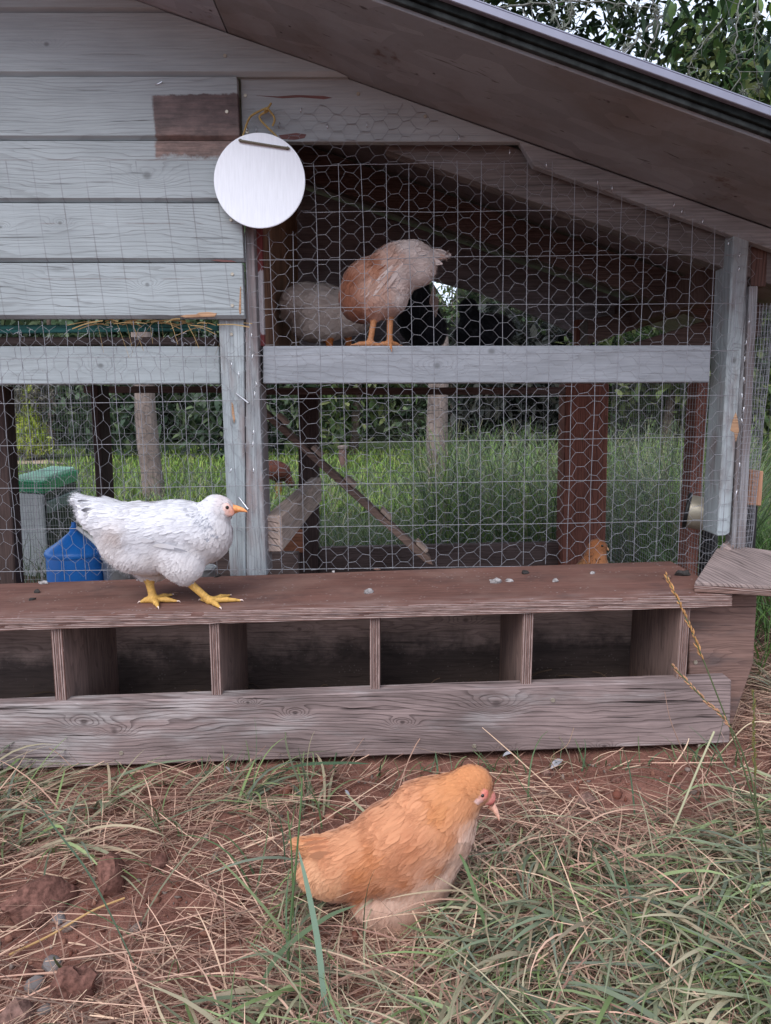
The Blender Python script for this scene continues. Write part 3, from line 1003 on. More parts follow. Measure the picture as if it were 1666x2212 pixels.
# welded wire panel, two inch by four inch
vl, hl = [], []
for k in range(-18, 23):
    px = 540 + 49.8 * k + (0.0)
    x = PY(px, 700, 1.5035)[0]
    if x < -1.0: continue
    xt_ = x - 0.010
    if px < 530: zt_ = 0.823
    elif px < 650: zt_ = PY(px, 500, 1.5035)[2]
    elif px < 1190: zt_ = PY(px, 353 + (px > 900) * -6, 1.5035)[2]
    else: zt_ = roof_z(x) - 0.036
    if px > 1616: continue
    slant = 0.018
    vl.append(((x - slant * (zt_ - 0.8), 1.5035, zt_), (x + slant * (0.8 - zb_net(x)) + (0.0), 1.5035, zb_net(x) - 0.0)))
wire_lines('welded_wire', vl, 0.00066, M['wire'], 16, 0.0014)
for y in (355, 458, 558, 663, 766, 861, 954, 1045, 1135, 1226):
    zz = PY(700, y, 1.5045)[2]
    x0 = -1.0 if y > 700 else PY(560 if y > 500 else 655, y, 1.5045)[0]
    x1 = xpost_r - 0.012
    if y == 355: x1 = PY(1175, y, 1.5045)[0]
    zx = lambda x: zz + 0.012 * x
    x1b = min(x1, (roof_z(0) - 0.04 - zz) / 0.34)
    hl.append(((x0, 1.5045, zx(x0)), (x1b, 1.5045, zx(x1b))))
wire_lines('welded_wire', hl, 0.00066, M['wire'], 22, 0.0014)

# netting on the back, field wire beyond, hardware cloth on the sides
zlo = 0.08
hexnet('chicken_wire', -0.96, 0.62, zlo, 0.69, YB + 0.02, 0.0287, 0.0308, 0.0155, lambda x, z: (x > -0.94) & (x < 0.62), M['wire_d'], False, r1=0.0006, twist=False, K=2, seed=9)
hexnet('chicken_wire', 0.14, 1.05, 0.74, 1.05, YB + 0.03, 0.0287, 0.0308, 0.0155, lambda x, z: x > 0, M['wire_d'], False, r1=0.0006, twist=False, K=2, seed=12)
vl = []
xsd = 0.757
for k in range(0, 53):
    yy = 1.6 + k * 0.0155
    vl.append(((xsd, yy, 0.0), (xsd, yy, 0.73)))
for k in range(0, 54):
    zz = 0.02 + k * 0.0135
    vl.append(((xsd, 1.6, zz), (xsd, YB, zz)))
P = np.array([[a, b] for a, b in vl])
Vn, Qn = tubes(P, 0.00055, 3)
obj_np('hardware_cloth', Vn, Qn, M['wire_d'], coop)
vl = []
xa_, xb_ = PY(30, 1000, 2.5)[0], PY(222, 1000, 2.5)[0]
for k in range(int((xb_ - xa_) / 0.0095) + 1):
    x = xa_ + k * 0.0095
    vl.append(((x, 2.5, -0.03), (x, 2.5, 0.75)))
for k in range(32):
    z = -0.02 + k * 0.0245
    vl.append(((xa_, 2.5, z), (xb_, 2.5, z + 0.008)))
Vn, Qn = tubes(np.array(vl), 0.00085, 3)
obj_np('hardware_cloth', Vn, Qn, M['wire_d'], coop)
# corner wrap of hardware cloth
def wrap(u):
    x0 = PY(1606, 900, 1.505)[0]
    x1 = PY(1640, 900, 1.505)[0]
    L1 = x1 - x0
    if u < L1: return x0 + u, 1.505
    a = min((u - L1) / 0.02, math.pi / 2)
    return x1 + 0.02 * math.sin(a), 1.505 + 0.02 * (1 - math.cos(a)) + max(0, u - L1 - 0.02 * math.pi / 2)


zw0, zw1 = PY(1620, 1186, 1.505)[2], PY(1625, 655, 1.505)[2]
parts = []
us = np.arange(0, 0.12, 0.0127 * 0.55)
for u in us:
    zz = np.linspace(zw0, zw1, 20)
    x, y = wrap(u)
    P = np.stack([x + 0.02 * (zz - 0.65) + 0.001 * np.sin(zz * 40 + u * 90), np.full(20, y), zz], -1)
    parts.append(tubes(P[None], 0.00055, 3))
for zz in np.arange(zw0, zw1, 0.0127):
    P = np.array([[wrap(u)[0] + 0.02 * (zz - 0.65), wrap(u)[1], zz + 0.0012 * math.sin(u * 70 + zz * 30)] for u in np.linspace(0, 0.12, 22)])
    parts.append(tubes(P[None], 0.00055, 3))
Vn, Qn = merge(parts)
obj_np('hardware_cloth', Vn, Qn, M['wire'], coop, True)

# loose curls of cut wire along the left top and on the post
parts = []
for k in range(34):
    if k < 20: a = PY(random.uniform(0, 470), random.uniform(706, 740), 1.503)
    else: a = PY(random.uniform(490, 565), random.uniform(700, 1220), 1.503)
    pts = [a]
    for q in range(3):
        pts.append(pts[-1] + np.array([random.uniform(-.011, .011), random.uniform(-.004, .002), random.uniform(-.011, .008)]))
    parts.append(tubes(smooth_path(pts, 9)[None], 0.00055, 3))
Vn, Qn = merge(parts)
o = obj_np('wire_ends', Vn, Qn, M['wire'], coop, True)
tag(o, kind='stuff')

# bare wood where paint and splinters have come away
M['bare'] = wood('bare_splintered_wood', (0.42, 0.25, 0.15), (0.2, 0.1, 0.06), 'x', 140, 3, 0.6, 0.5, (), 0.2, 0.8, 0.8)
M['bare_r'] = wood('red_bare_streak', (0.17, 0.085, 0.08), (0.07, 0.03, 0.03), 'x', 140, 3, 0.5, 0.5, (), 0.2, 0.8, 0.6)
slab('bare_patch', [(388, 683), (402, 680), (424, 679), (430, 675), (452, 674), (469, 677), (464, 684), (436, 685), (400, 686)], Y_S - 0.001, 0.003, M['bare'], boards[5], 0.0004)
slab('bare_patch', [(516, 668), (519, 620), (521, 618), (521, 676), (518, 680)], Y_S - 0.0008, 0.002, M['bare'], boards[5], 0.0003)
slab('bare_patch', [(500, 562), (470, 560), (455, 562), (480, 566), (512, 566)], Y_S - 0.0008, 0.002, M['bare_r'], boards[4], 0.0003)
slab('bare_patch', [(553, 206), (600, 208), (640, 205), (700, 207), (718, 211), (700, 214), (650, 210), (610, 212)], 1.5112, 0.002, M['bare_r'], gable, 0.0003)
slab('bare_patch', [(602, 292), (640, 287), (662, 290), (658, 298), (636, 302), (608, 300)], 1.5114, 0.002, M['bare_r'], gable, 0.0003)
slab('bare_patch', [(1584, 905), (1590, 890), (1594, 905), (1597, 930), (1590, 955), (1586, 934), (1578, 930)], 1.5142, 0.002, M['bare'], pr, 0.0003)
slab('bare_patch', [(500, 868), (504, 874), (508, 905), (506, 915), (501, 895)], 1.5142, 0.002, M['bare'], p1, 0.0003)

# screws, staples, nails
def screw(px, py, Y, parent, r=0.0036, mat='screw'):
    c = PY(px, py, Y)
    bm = bmesh.new()
    bmesh.ops.create_cone(bm, cap_ends=True, segments=14, radius1=r, radius2=r * 0.85, depth=0.0016, matrix=Matrix.Translation(c) @ Matrix.Rotation(R(90), 4, 'X'))
    s = bm_obj('screw', bm, M[mat], parent)
    bm = bmesh.new()
    for a in (0.4, 0.4 + math.pi / 2):
        bmesh.ops.create_cube(bm, size=1.0, matrix=Matrix.Translation(c + np.array([0, -0.0009, 0])) @ Matrix.Rotation(a, 4, 'Y') @ Matrix.Diagonal((r * 1.1, 0.0006, r * 0.28, 1)))
    if parent is coop: bm_obj('slot', bm, M['hole'], s)
    else: bm.free()


for px, py, Y, par in ((490, 241, Y_S - 0.001, boards[2]), (486, 120, Y_S - 0.001, boards[1]), (502, 592, Y_S - 0.001, boards[5]), (502, 660, Y_S - 0.001, boards[5]),
                       (499, 475, Y_S - 0.001, boards[4]), (534, 285, 1.511, gable), (774, 202, 1.511, gable), (919, 251, 1.511, gable), (530, 206, 1.511, gable), (500, 722, 1.514, p1)):
    screw(px, py, Y, par)
for px, py in ((534, 275), (651, 233), (553, 273), (604, 265), (706, 268), (792, 264), (992, 291), (1102, 322), (1180, 348), (1292, 386), (1322, 400), (1457, 436), (1475, 450), (1520, 470), (1575, 520),
               (501, 782), (515, 803), (540, 700), (544, 720), (541, 745), (546, 765), (553, 824), (551, 846), (548, 930), (500, 1012), (548, 1012), (547, 955), (1600, 545), (1598, 575),
               (1620, 690), (1613, 735), (1609, 770), (1607, 815), (1603, 850), (1607, 880), (1602, 905), (1598, 1000), (1592, 1060), (336, 183)):
    Yp = 1.506 if py > 480 or px > 1000 else 1.509
    par = coop
    if py < 480 and px < 900: par = gable
    elif px < 535 and py > 690: par = p1
    elif px < 570: par = p2
    if px == 336: par, Yp = boards[2], Y_S - 0.001
    a = PY(px, py, Yp - 0.001)
    b = PY(px + random.uniform(-3, 2), py + random.uniform(8, 13), Yp - 0.001)
    if px == 336: b = PY(px + 14, py - 6, Yp - 0.004)
    Vn, Qn = tubes(np.array([[a + np.array([0, .004, 0]), a, b, b + np.array([0, .004, 0])]]), 0.0009, 4)
    obj_np('staple', Vn, Qn, M['staple'], par, True)
for (x0_, y0_, x1_, y1_) in ((511, 850, 538, 871), (517, 1075, 537, 1101)):
    a, b = PY(x0_, y0_, 1.512), PY(x1_, y1_, 1.490)
    Vn, Qn = tubes(np.array([[a, b]]), 0.0019, 6)
    obj_np('nail', Vn, Qn, M['staple'], p1, True)

# ------------------------------------------------------------------ nest box bench
bench = empty('nest_box', (0, 1.35, 0.0), 'low plywood nest box bench with open compartments and a wide weathered front board', 'nest box')
YF, YK = 1.226, 1.502
XB0, XB1 = -1.15, B(1577, 1281)[0]


def skew_box(name, x0, x1, y0, y1, d0, d1, mat, bevel=0.0015, parent=bench):
    """box whose top and bottom run parallel to the bench top; d0,d1 measured from the bench top."""
    pts = [(x0, y0, bz(x0) + d0), (x1, y0, bz(x1) + d0), (x1, y0, bz(x1) + d1), (x0, y0, bz(x0) + d1)]
    return bm_obj(name, prism_bm(pts, np.array([0, y1 - y0, 0]), bevel), mat, parent)


top = skew_box('top_board', XB0, XB1, YF + 0.004, YK, -0.019, 0.0, M['bench'])
# plywood front edge with ragged plies
bm = bmesh.new()
for j, (d0, d1, pr_) in enumerate(((-0.0215, -0.016, 0.0), (-0.0158, -0.0112, 0.0022), (-0.0110, -0.0062, 0.0006), (-0.006, -0.0005, 0.0026))):
    xs_ = np.linspace(XB0, XB1, 90)
    prev = None
    for x in xs_:
        yo = YF + pr_ + random.uniform(-0.0007, 0.0007)
        if random.random() < 0.03: yo += 0.004
        r_ = [bm.verts.new((x, yo, bz(x) + d0)), bm.verts.new((x, yo, bz(x) + d1)), bm.verts.new((x, YF + 0.006, bz(x) + d1)), bm.verts.new((x, YF + 0.006, bz(x) + d0))]
        if prev:
            for q in range(4): bm.faces.new((prev[q], r_[q], r_[(q + 1) % 4], prev[(q + 1) % 4]))
        else: bm.faces.new(r_)
        prev = r_
    bm.faces.new(prev[::-1])
edge = bm_obj('ply_edge', bm, M['edge'], top)

zfloor = -0.27
for px in (122, 463, 810, 1141, 1479):
    w_ = {122: 25, 463: 22, 810: 22, 1141: 22, 1479: 19}[px]
    a = PY(px - w_ / 2, 1340, YF + 0.012)[0]
    b = PY(px + w_ / 2, 1340, YF + 0.012)[0]
    dv = skew_box('divider', a, b, YF + 0.012, YK - 0.02, -0.262, -0.0225, M['ply_div'])
    bm = bmesh.new()
    for q in range(4):
        xx0 = a + (b - a) * q / 4 + 0.0004
        xx1 = a + (b - a) * (q + 1) / 4 - 0.0004
        prism_bm([(xx0, 0, bz(a) - 0.260), (xx1, 0, bz(a) - 0.260), (xx1, 0, bz(a) - 0.0235), (xx0, 0, bz(a) - 0.0235)], np.array([0, 0.003, 0]), 0.0004, bm)
        for v in bm.verts:
            if abs(v.co.y) < 0.02: v.co.y += YF + 0.0085 + random.uniform(0, 0.0016) * 0
    bm_obj('ply_edge', bm, M['edge_v'], dv)
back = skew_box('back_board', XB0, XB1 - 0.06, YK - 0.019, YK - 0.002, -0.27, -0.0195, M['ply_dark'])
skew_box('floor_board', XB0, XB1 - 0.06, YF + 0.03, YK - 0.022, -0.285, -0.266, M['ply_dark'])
fpts = [PY(x, y, YF - 0.004) for x, y in ((-420, 1679), (1577, 1606), (1581, 1468), (-420, 1538))]
front = bm_obj('front_board', prism_bm(fpts, np.array([0, 0.034, 0]), 0.0025), M['front'], bench)
ep = [PY(x, y, YF + 0.05) for x, y in ((1489, 1293), (1636, 1281), (1628, 1432), (1583, 1562), (1489, 1570))]
endp = bm_obj('end_panel', prism_bm(ep, np.array([0, 0.018, 0]), 0.0015), M['ply_end'], bench)
for px, py in ((183, 1565), (1000, 1428 - 1000 + 1000), (590, 1533)): pass
for px, py, Yq, par in ((262, 1447 + 1200 - 1100 + 80, YF - 0.005, front), (1512, 1613, YF - 0.005, front), (1195, 1513, YF - 0.005, front), (1025, 1612, YF - 0.005, front), (1503, 1431, YF + 0.049, endp)):
    screw(px, py, Yq, par, 0.0042)

# straw bits and droppings in the compartments and on the bench
parts = []
tt = []
for k in range(330):
    x = random.uniform(-0.95, 0.58)
    y = random.uniform(YF + 0.05, YK - 0.03)
    a = random.uniform(0, 6.28)
    L = random.uniform(0.015, 0.07)
    z = bz(x) - 0.262 + random.uniform(0.002, 0.03)
    p0 = np.array([x, y, z])
    d = np.array([math.cos(a), math.sin(a) * 0.5, random.uniform(-.1, .4)]) * L
    parts.append(smooth_path([p0, p0 + d * 0.5 + np.array([0, 0, .004]), p0 + d], 5))
P = np.array(parts)
P[:, :, 1] = np.clip(P[:, :, 1], YF + 0.045, YK - 0.025)
Vn, Qn = ribbons(P, np.tile(np.array([[0, 0.5, 0.86]]), (len(P), 1)), np.ones(5), rng.uniform(0.0012, 0.0026, len(P)))
tnt = np.repeat(np.array([lin(120, 98, 80)]) * rng.uniform(0.25, 0.9, (len(P), 1)), 10, 0)
o = obj_np('bedding', Vn, Qn, M['straw'], bench, False, tnt)
tag(o, kind='stuff')


def lump(name, c, sx, sy, sz, mat, seed, label, cat, group=None, rough=0.22, sub=2, flat=0.35):
    r = random.Random(seed)
    bm = bmesh.new()
    bmesh.ops.create_icosphere(bm, subdivisions=sub, radius=1.0)
    ax = [(Vector((r.gauss(0, 1), r.gauss(0, 1), r.gauss(0, 1))).normalized(), r.uniform(0.5, 1) * rough, r.uniform(1.5, 4)) for _ in range(9)]
    cuts = [(Vector((r.gauss(0, 1), r.gauss(0, 1), r.gauss(0, 0.8))).normalized(), r.uniform(0.62, 0.9)) for _ in range(7)]
    for v in bm.verts:
        n = v.co.normalized()
        f = 1.0
        for a, s, k in ax: f += s * 0.35 * math.sin(k * n.dot(a) * 3.0 + k)
        p = n * f
        for a, dd in cuts:
            e = p.dot(a) - dd
            if e > 0: p -= a * e * 0.85
        if p.z < -flat: p.z = -flat
        p += Vector((r.gauss(0, 1), r.gauss(0, 1), r.gauss(0, 1))) * rough * 0.13
        v.co = Vector((p.x * sx, p.y * sy, (p.z + flat) * sz))
    rot = Matrix.Rotation(r.uniform(0, 6.28), 4, 'Z')
    bmesh.ops.transform(bm, matrix=Matrix.Translation(c) @ rot, verts=bm.verts[:])
    o = bm_obj(name, bm, mat, None, True)
    return tag(o, label, cat, group)


drops = [
    (80, 1280, 'd', 0.008, 'small dark dropping with a pale tip near the left end of the bench top'),
    (70, 1296, 'd', 0.006, 'tiny black crumb of dropping at the far left of the bench, nearest its front edge'),
    (95, 1249 + 12, 'w', 0.009, 'pale flat dropping against the netting at the left end of the bench'),
    (470, 1246, 'd', 0.007, 'dark round dropping beside the base of the middle post'),
    (560, 1237, 'w', 0.011, 'whitish elongated dropping on the bench just right of the middle post'),
    (720, 1236, 'w', 0.005, 'small pale bead of dropping at the back edge, left of the ramp foot'),
    (795, 1281, 'w', 0.010, 'grey-white crusty dropping alone near the middle of the bench top'),
    (1072, 1259, 'w', 0.011, 'pale twin-lobed dropping in the pair right of the bench middle'),
    (1102, 1256, 'w', 0.007, 'round beige dropping that is the right one of a close pair'),
    (1135, 1239, 'd', 0.009, 'upright black dropping with a white tip by the back edge of the bench'),
    (1199, 1256, 'w', 0.008, 'small crumbly white dropping right of the black upright one'),
    (1280, 1239, 'w', 0.007, 'bright white dropping on the bench in front of the ginger chick'),
    (1474, 1243, 'd', 0.013, 'large dark coiled dropping beside the loose plywood piece'),
    (1442, 1250, 'b', 0.010, 'flat brown dropping left of the large dark coiled one'),
    (1538, 1219 - 4, 'w', 0.007, 'small white dropping at the back right corner of the bench'),
    (815, 1231, 'b', 0.006, 'thin brown flake of dropping along the back edge of the bench'),
    (377, 1283, 'b', 0.008, 'flat grey-brown dropping behind the rear foot of the white chicken'),
]
for i, (px, py, t_, s_, lb) in enumerate(drops):
    c = B(px, py)
    m_ = {'d': M['drop_d'], 'w': M['drop_w'], 'b': M['drop_b']}[t_]
    s_ *= 1.25
    lump('dropping', c, s_, s_ * 0.55, s_ * 0.5, m_, 100 + i, lb, 'dropping', 'droppings on the bench top', 0.3, 2, 0.3)

# loose plywood piece on the right end
Bh = lambda px, py, h: PL(px, py, BENCH_P + np.array([0, 0, h]), BENCH_N)
q = [Bh(1501, 1257, 0.0195), Bh(1672, 1266, 0.0215), Bh(1700, 1194, 0.0235), Bh(1615, 1182, 0.0215), Bh(1549, 1184, 0.0195)]
off = empty('plywood_offcut', tuple(q[0]), 'loose square of grey grooved plywood lying across the right end of the bench', 'board')
bm_obj('sheet', prism_bm(q, np.array([0, 0, -0.0065]), 0.001), M['offcut'], off)
q2 = [p + np.array([0, 0.0015, -0.0067]) for p in q]
bm_obj('ply_edge', prism_bm(q2, np.array([0, 0, -0.006]), 0.0008), M['edge'], off)
q3 = [p + np.array([0.0, -0.0005, -0.0129]) for p in q]
bm_obj('ply_edge', prism_bm(q3, np.array([0, 0, -0.0055]), 0.0008), M['ply_end'], off)
for (px, py) in ((1556, 1182), (1562, 1176)):
    a = Bh(px, py + 4, 0.0195)
    bm_obj('splinter', prism_bm([a, a + np.array([0.010, -0.02, -0.001]), a + np.array([0.016, -0.018, 0.002]), a + np.array([0.008, 0.004, 0.008])], np.array([0, 0.001, 0.004]), 0), M['offcut'], off)

# ------------------------------------------------------------------ round disc with cord
dc = PY(561, 391, 1.474)
disc = empty('round_plate', tuple(dc), 'blank round white metal plate hung by a yellow cord beside the netting', 'hanging plate')
bm = bmesh.new()
mt = Matrix.Translation(dc) @ Matrix.Rotation(R(-2.0), 4, 'X') @ Matrix.Rotation(R(90), 4, 'X')
bmesh.ops.create_cone(bm, cap_ends=True, segments=96, radius1=0.0895, radius2=0.0895, depth=0.003, matrix=mt)
bmesh.ops.bevel(bm, geom=[e for e in bm.edges if len(e.link_faces) == 2 and any(len(f.verts) > 4 for f in e.link_faces)], offset=0.0008, segments=2, affect='EDGES')
bm_obj('plate', bm, M['disc'], disc)


def cord(name, pts, r, mat, parent, n=26):
    P = smooth_path(pts, n)
    s = np.linspace(0, 1, n)
    seglen = np.linalg.norm(np.diff(P, axis=0), axis=1).sum()
    turns = seglen / 0.006
    parts = []
    m_ = max(n, int(turns * 6))
    P = smooth_path(pts, m_)
    T = np.gradient(P, axis=0)
    T /= np.linalg.norm(T, axis=1, keepdims=True) + 1e-9
    A = np.cross(T, np.array([0.1, 1, 0.05]))
    A /= np.linalg.norm(A, axis=1, keepdims=True) + 1e-9
    Bv = np.cross(T, A)
    s = np.linspace(0, 1, m_)
    for q in range(3):
        a = s * turns * 2 * math.pi + q * 2.094
        parts.append(tubes((P + (A * np.cos(a)[:, None] + Bv * np.sin(a)[:, None]) * r * 0.55)[None], r * 0.62, 5))
    Vn, Qn = merge(parts)
    return obj_np(name, Vn, Qn, mat, parent, True)


yd = 1.4705
cord('cord', [PY(519, 303, yd + 0.003), PY(522, 304, yd), PY(570, 312, yd), PY(619, 319.5, yd), PY(623, 320.5, yd + 0.003)], 0.0021, M['cord_d'], disc)
cord('cord', [PY(522, 306, 1.482), PY(526, 291, 1.49), PY(537, 259, 1.497), PY(548, 247, 1.499), PY(575, 234, 1.50), PY(578, 240, 1.498), PY(561, 255, 1.498), PY(596, 293, 1.488), PY(619, 321, 1.482)], 0.0019, M['cord'], disc, 60)
cord('cord', [PY(571, 241, 1.496), PY(578, 236, 1.494), PY(583, 240, 1.496), PY(592, 252, 1.497), PY(593, 262, 1.497), PY(589, 272, 1.498)], 0.0019, M['cord'], disc, 30)
cord('cord', [PY(572, 238, 1.494), PY(580, 232, 1.495), PY(586, 223, 1.498)], 0.0019, M['cord'], disc, 16)
for px, py in ((520, 303.5), (621, 320)):
    bm = bmesh.new()
    bmesh.ops.create_cone(bm, cap_ends=True, segments=14, radius1=0.003, radius2=0.003, depth=0.0016, matrix=Matrix.Translation(PY(px, py, 1.4722)) @ Matrix.Rotation(R(90), 4, 'X'))
    bm_obj('hole', bm, M['hole'], disc)

# ------------------------------------------------------------------ ramp
ramp = empty('chicken_ladder', tuple(PY(740, 1050, 1.9)), 'narrow wooden hen ladder with cleats sloping down behind the netting', 'ladder')
slab('ramp_board', [(548, 864), (930, 1206), (936, 1222), (916, 1214), (548, 880)], 1.86, 0.055, M['ramp'], ramp)
for px, py in ((604, 911), (680, 981), (752, 1047), (830, 1117), (908, 1188)):
    a = PY(px - 9, py - 12, 1.858)
    d = PY(px + 12, py + 8, 1.858) - a
    n_ = np.array([-d[2], 0, d[0]])
    n_ = n_ / np.linalg.norm(n_)
    if n_[2] < 0: n_ = -n_
    bm_obj('cleat', prism_bm([a, a + d, a + d + n_ * 0.011, a + n_ * 0.011], np.array([0, 0.058, 0]), 0.001), M['cleat'], ramp)

# straw poking out under the siding
P, wd = [], []
for k in range(46):
    px = random.choice([random.gauss(270, 60), random.gauss(430, 40), random.uniform(60, 470)])
    a = PY(px, random.uniform(692, 704), random.uniform(1.50, 1.53))
    an = random.choice([random.uniform(-0.35, 0.35), random.uniform(2.8, 3.5), random.uniform(-2.2, -0.9)])
    L = random.uniform(0.02, 0.075)
    d = np.array([math.cos(an), random.uniform(-.3, .1), math.sin(an)]) * L
    P.append(smooth_path([a, a + d * .5 + np.array([0, 0, .003]), a + d], 5))
    wd.append(random.uniform(0.001, 0.0028))
Vn, Qn = ribbons(np.array(P), np.tile(np.array([[0.2, -0.3, 0.93]]), (len(P), 1)), np.ones(5), np.array(wd))
tn = np.repeat(np.array([lin(200, 170, 120)]) * rng.uniform(0.6, 1.05, (len(P), 1)), 10, 0)
o = obj_np('straw', Vn, Qn, M['straw'], coop, False, tn)
tag(o, kind='stuff')
# ------------------------------------------------------------------ birds
def surface_nets(Fv, lo, h):
    s = Fv < 0
    nx, ny, nz = Fv.shape
    c = [(i, j, k) for i in (0, 1) for j in (0, 1) for k in (0, 1)]
    cs = np.zeros((nx - 1, ny - 1, nz - 1), np.int8)
    sl = lambda A, o: A[o[0]:nx - 1 + o[0], o[1]:ny - 1 + o[1], o[2]:nz - 1 + o[2]]
    for o in c: cs += sl(s, o)
    act = (cs > 0) & (cs < 8)
    idx = np.full(act.shape, -1, np.int64)
    cells = np.argwhere(act)
    idx[act] = np.arange(len(cells))
    acc = np.zeros((len(cells), 3))
    cnt = np.zeros(len(cells))
    for a in c:
        for ax in range(3):
            if a[ax] == 1: continue
            b = list(a); b[ax] = 1
            fa = Fv[cells[:, 0] + a[0], cells[:, 1] + a[1], cells[:, 2] + a[2]]
            fb = Fv[cells[:, 0] + b[0], cells[:, 1] + b[1], cells[:, 2] + b[2]]
            m = (fa < 0) != (fb < 0)
            t = np.where(m, fa / (fa - fb + 1e-20), 0)
            p = np.tile(np.array(a, float), (len(cells), 1))
            p[:, ax] += t
            acc[m] += p[m]
            cnt[m] += 1
    V = lo + (cells + acc / cnt[:, None]) * h
    Qs = []
    for ax in range(3):
        u, v = (ax + 1) % 3, (ax + 2) % 3
        A = np.take(s, np.arange(0, s.shape[ax] - 1), ax)
        Bq = np.take(s, np.arange(1, s.shape[ax]), ax)
        e = np.argwhere(A != Bq)
        e = e[(e[:, u] > 0) & (e[:, v] > 0) & (e[:, u] < s.shape[u] - 1) & (e[:, v] < s.shape[v] - 1)]
        q = []
        for du, dv in ((-1, -1), (0, -1), (0, 0), (-1, 0)):
            k = e.copy()
            k[:, u] += du
            k[:, v] += dv
            q.append(idx[k[:, 0], k[:, 1], k[:, 2]])
        q = np.stack(q, -1)
        fl = ~s[e[:, 0], e[:, 1], e[:, 2]]
        q[fl] = q[fl][:, ::-1]
        Qs.append(q)
    return V, np.concatenate(Qs)


def smin(a, b, k):
    h = np.maximum(k - np.abs(a - b), 0) / k
    return np.minimum(a, b) - h * h * k * 0.25


def idw(P, cp, vals, pw=3.0):
    """P (n,2), cp (m,2), vals (m,c)"""
    d = np.linalg.norm(P[:, None, :] - cp[None], axis=2) + 1e-4
    wgt = 1 / d ** pw
    wgt /= wgt.sum(1, keepdims=True)
    return wgt @ vals


